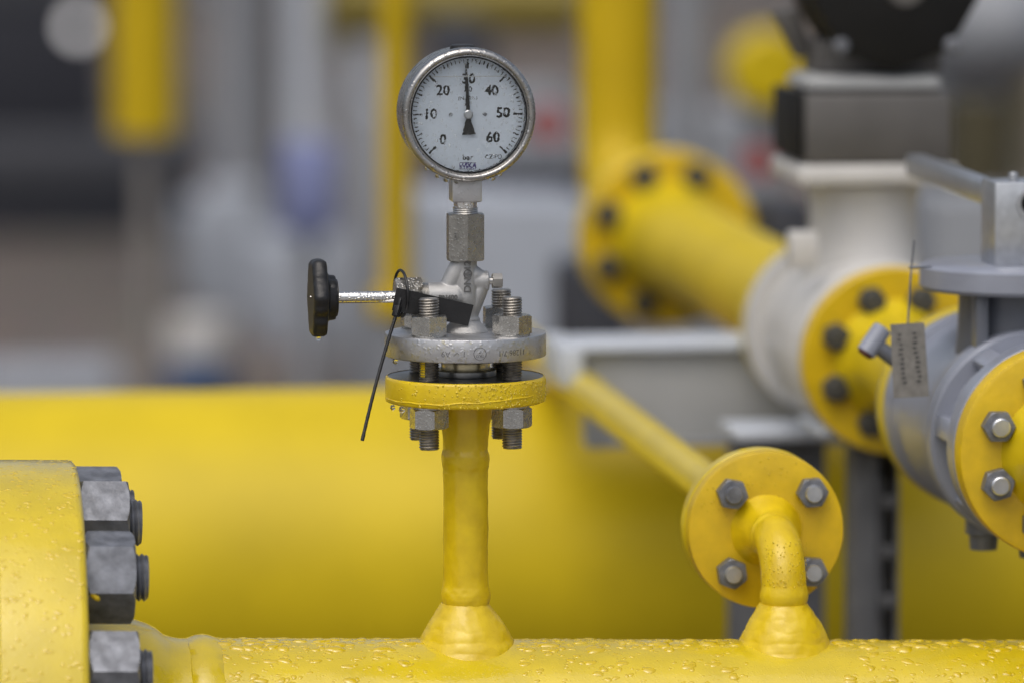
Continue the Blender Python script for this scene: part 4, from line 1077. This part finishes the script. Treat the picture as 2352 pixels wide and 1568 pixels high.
# ------------------------------------------------------------------ rain drops
def dome(mb, c, n, u, ru, rv, h, seg=11, rings=3, wob=0.18):
    n = n.normalized(); u = (u - n * u.dot(n)).normalized(); w = n.cross(u)
    ph = rnd.uniform(0, 6.28); ph2 = rnd.uniform(0, 6.28)
    vs = []; fs = []
    for j in range(rings):
        e = R(90 * j / rings)
        for i in range(seg):
            a = 2 * math.pi * i / seg
            q = 1 + wob * math.sin(2 * a + ph) + wob * 0.6 * math.sin(3 * a + ph2)
            vs.append(c + (u * (ru * math.cos(a)) + w * (rv * math.sin(a))) * (q * math.cos(e)) + n * (h * math.sin(e)))
    vs.append(c + n * h)
    for j in range(rings - 1):
        for i in range(seg):
            i2 = (i + 1) % seg
            fs.append((j * seg + i, j * seg + i2, (j + 1) * seg + i2, (j + 1) * seg + i))
    t_ = rings * seg
    for i in range(seg): fs.append(((rings - 1) * seg + i, (rings - 1) * seg + (i + 1) % seg, t_))
    mb.add(vs, fs)
mb = MB()
def header_drop(t, a, ru, rv, h, r=HR):
    n = HM.to_3x3() @ Vector((0, -math.sin(a), math.cos(a)))
    c = HM @ Vector((t, -r * math.sin(a), r * math.cos(a)))
    dome(mb, c - n * 0.0003, n, HD, ru, rv, h)
tl_, tr_ = tof(470), tof(2420)
for k in range(150):
    t = rnd.uniform(tl_, tr_)
    if min(abs(t), abs(t - te)) < 0.04: continue
    ru = rnd.uniform(0.002, 0.0065)
    header_drop(t, R(rnd.uniform(0, 16)), ru * 1.3, ru * 0.9, min(0.0020, ru * 0.36))
for k in range(5000):
    t = rnd.uniform(tl_, tr_); a = R(rnd.uniform(-25, 62))
    if min(abs(t), abs(t - te)) < 0.037: continue
    big = rnd.random()
    ru = rnd.uniform(0.0005, 0.0012) if big < 0.72 else rnd.uniform(0.0012, 0.0025) if big < 0.95 else rnd.uniform(0.0025, 0.0045)
    header_drop(t, a, ru * rnd.uniform(1.0, 1.6), ru * rnd.uniform(0.8, 1.1), ru * rnd.uniform(0.24, 0.38))
o = mb.build('rain_drops', 'drop_yellow', None, 80); tag(o, 'countless rain drops beaded on top of the header pipe', 'rain drops', kind='stuff')
mb = MB()
for k in range(640):
    a = R(rnd.uniform(-30, 88)); t = t_f - rnd.uniform(0.004, 0.066)
    n = HM.to_3x3() @ Vector((0, -math.sin(a), math.cos(a)))
    c = HM @ Vector((t, -RF * math.sin(a), RF * math.cos(a)))
    ru = rnd.uniform(0.0007, 0.0019)
    dome(mb, c - n * 0.0002, n, HD, ru * 1.5, ru * rnd.uniform(0.8, 1.3), ru * 0.24)
o = mb.build('rain_drops', 'drop_yellow', None, 80); tag(o, 'rain drops spread over the rim of the big left flange', 'rain drops', kind='stuff')
mb = MB()
for k in range(560):
    a = R(rnd.triangular(-150, 10, -30)); z_ = rnd.uniform(z_fb + 0.001, z_ft - 0.001)
    n = Vector((math.cos(a), math.sin(a), 0)); c = Vector((X0, Y0, z_)) + n * (RFL - 0.00005)
    ru = rnd.uniform(0.0003, 0.00065) if rnd.random() < 0.85 else rnd.uniform(0.00065, 0.0012)
    dome(mb, c, n, Vector((0, 0, 1)), ru * rnd.uniform(1, 1.35), ru, ru * 0.6, 9, 3, 0.05)
o = mb.build('rain_drops', 'drop_yellow', None, 80); tag(o, 'fine rain drops beaded on the rim of the yellow gauge flange', 'rain drops', kind='stuff')
mb = MB()
for k in range(210):
    a = R(rnd.uniform(-165, -5)); z_ = rnd.uniform(z_ub + 0.001, z_ut - 0.001)
    n = Vector((math.cos(a), math.sin(a), 0)); c = Vector((X0, Y0, z_)) + n * (RFL + 0.0002)
    ru = rnd.uniform(0.0003, 0.0007) if rnd.random() < 0.8 else rnd.uniform(0.0007, 0.0013)
    dome(mb, c, n, Vector((0, 0, 1)), ru * rnd.uniform(1, 1.7), ru, ru * 0.5, 9, 3, 0.1)
o = mb.build('rain_drops', 'film', None, 80); tag(o, 'scattered rain drops on the rim of the stainless gauge flange', 'rain drops', kind='stuff')
mb = MB()
EF = Matrix.Translation(E0) @ Matrix.Rotation(PSI, 4, 'Z')
for k in range(90):
    a = R(rnd.uniform(15, 165)); q = rnd.uniform(0.022, REL - 0.003)
    p_ = Vector((q * math.cos(a), f0 - 0.0001, zf + q * math.sin(a)))
    if any((p_.x - sx_ * es - 0.0035) ** 2 + (p_.z - zf - es) ** 2 < 0.0135 ** 2 for sx_ in (-1, 1)): continue
    ru = rnd.uniform(0.0003, 0.0007)
    dome(mb, EF @ p_, EF.to_3x3() @ Vector((0, -1, 0)), Vector((0, 0, 1)), ru * 1.3, ru, ru * 0.5, 9, 3, 0.1)
for k in range(160):
    a = R(rnd.uniform(-170, -10)); z_ = rnd.uniform(ze(1350), ze(1230)) 
    n = EF.to_3x3() @ Vector((math.cos(a), math.sin(a), 0)); ru = rnd.uniform(0.0003, 0.0008)
    dome(mb, EF @ Vector((0, 0, z_)) + n * (RT_ - 0.0001), n, Vector((0, 0, 1)), ru * 1.3, ru, ru * 0.45, 9, 3, 0.1)
o = mb.build('rain_drops', 'drop_yellow', None, 80); tag(o, 'tiny rain drops on the yellow elbow and the upper part of its flange', 'rain drops', kind='stuff')
# drops on the glass
mb = MB()
GM = Matrix.Translation((X0, Y0, gz)) @ Matrix.Rotation(PSI, 4, 'Z')
for k in range(340):
    r = (RD - 0.002) * math.sqrt(rnd.random()); a = rnd.uniform(0, 6.28)
    if r < 0.024 and rnd.random() < 0.6: continue
    ru = rnd.uniform(0.0003, 0.0009)
    dome(mb, GM @ Vector((r * math.cos(a), -0.0232, r * math.sin(a))), GM.to_3x3() @ Vector((0, -1, 0)), Vector((0, 0, 1)), ru * rnd.uniform(1, 1.5), ru, ru * 0.55, 9, 3, 0.15)
o = mb.build('rain_drops', 'water', None, 80); tag(o, 'rain drops clinging to the glass of the pressure gauge', 'rain drops', kind='stuff')
# single drops hanging from edges
def hang(p, r, stretch, label):
    prof = [(0, -r * 1.0), (r * 0.45, -r * 0.9), (r * 0.8, -r * 0.6), (r, -r * 0.1), (r * 0.95, r * 0.4), (r * 0.8, r * 0.9 * stretch), (r * 0.55, r * 1.3 * stretch), (0, r * 1.4 * stretch)]
    mb = MB(); mb.lathe(prof, 'z', 18, caps=False)
    o = mb.build('water_drop', 'water', None, 80, loc=p); tag(o, label, 'water drop', 'hanging water drops')
for (ang, r, lab) in ((-128, 0.0016, 'small water drop hanging at the lower left of the gauge bezel'), (-117, 0.0020, 'water drop hanging left of the gauge socket, further out'), (-109, 0.0024, 'large water drop hanging at the gauge bezel just left of the socket'), (-100, 0.0018, 'water drop at the gauge bezel touching the socket corner'), (-69, 0.0024, 'large water drop hanging at the gauge bezel right of the socket'), (-62, 0.0017, 'small water drop hanging at the lower right of the gauge bezel')):
    a = R(ang)
    hang(GM @ Vector(((RZ + 0.0012) * math.cos(a), -0.018, (RZ + 0.0012) * math.sin(a))), r, 1.0, lab)
wp_ = at(731, 777, 4.33 - 0.0)
hang(wp_, 0.0021, 0.9, 'water drop hanging from the bottom of the black handwheel')
hang(at(908, 829, 4.33 - 0.02), 0.0022, 1.0, 'water drop hanging under the left edge of the stainless flange')
hang(at(902, 936, 4.33 - 0.022), 0.0019, 0.9, 'water drop hanging under the left edge of the yellow gauge flange')
hang(at(923, 940, 4.33 - 0.040), 0.0024, 0.7, 'wide water drop under the yellow gauge flange near the left nut')

# ------------------------------------------------------------------ light
w = bpy.data.worlds.new('World'); sc.world = w; w.use_nodes = True
N = w.node_tree.nodes; L = w.node_tree.links
bg = N['Background']
sky = N.new('ShaderNodeTexSky'); sky.sky_type = 'NISHITA'; sky.sun_disc = False
SUN_EL, SUN_AZ = R(62), R(200)
sky.sun_elevation = SUN_EL; sky.sun_rotation = SUN_AZ
sky.air_density = 1.0; sky.dust_density = 6.0; sky.ozone_density = 1.0
hsv = N.new('ShaderNodeHueSaturation'); hsv.inputs['Saturation'].default_value = 0.62
L.new(sky.outputs['Color'], hsv.inputs['Color']); L.new(hsv.outputs['Color'], bg.inputs['Color'])
bg.inputs['Strength'].default_value = 0.10
sl = bpy.data.lights.new('sun', 'SUN'); sl.energy = 0.55; sl.angle = R(80); sl.color = (1.0, 0.99, 0.975)
so = bpy.data.objects.new('sun', sl); COL.objects.link(so)
dvec = Vector((math.sin(SUN_AZ) * math.cos(SUN_EL), math.cos(SUN_AZ) * math.cos(SUN_EL), math.sin(SUN_EL)))
so.rotation_euler = dvec.to_track_quat('Z', 'Y').to_euler()
so.location = (0, 0, 6)

vs = sc.view_settings
vs.view_transform = 'Standard'; vs.look = 'None'; vs.gamma = 1; vs.use_curve_mapping = False
vs.exposure = 0.42
sc.render.engine = 'CYCLES'
cy = sc.cycles
cy.use_denoising = True
cy.max_bounces = 10; cy.transmission_bounces = 8; cy.glossy_bounces = 5
cy.sample_clamp_indirect = 6
cy.blur_glossy = 0.5
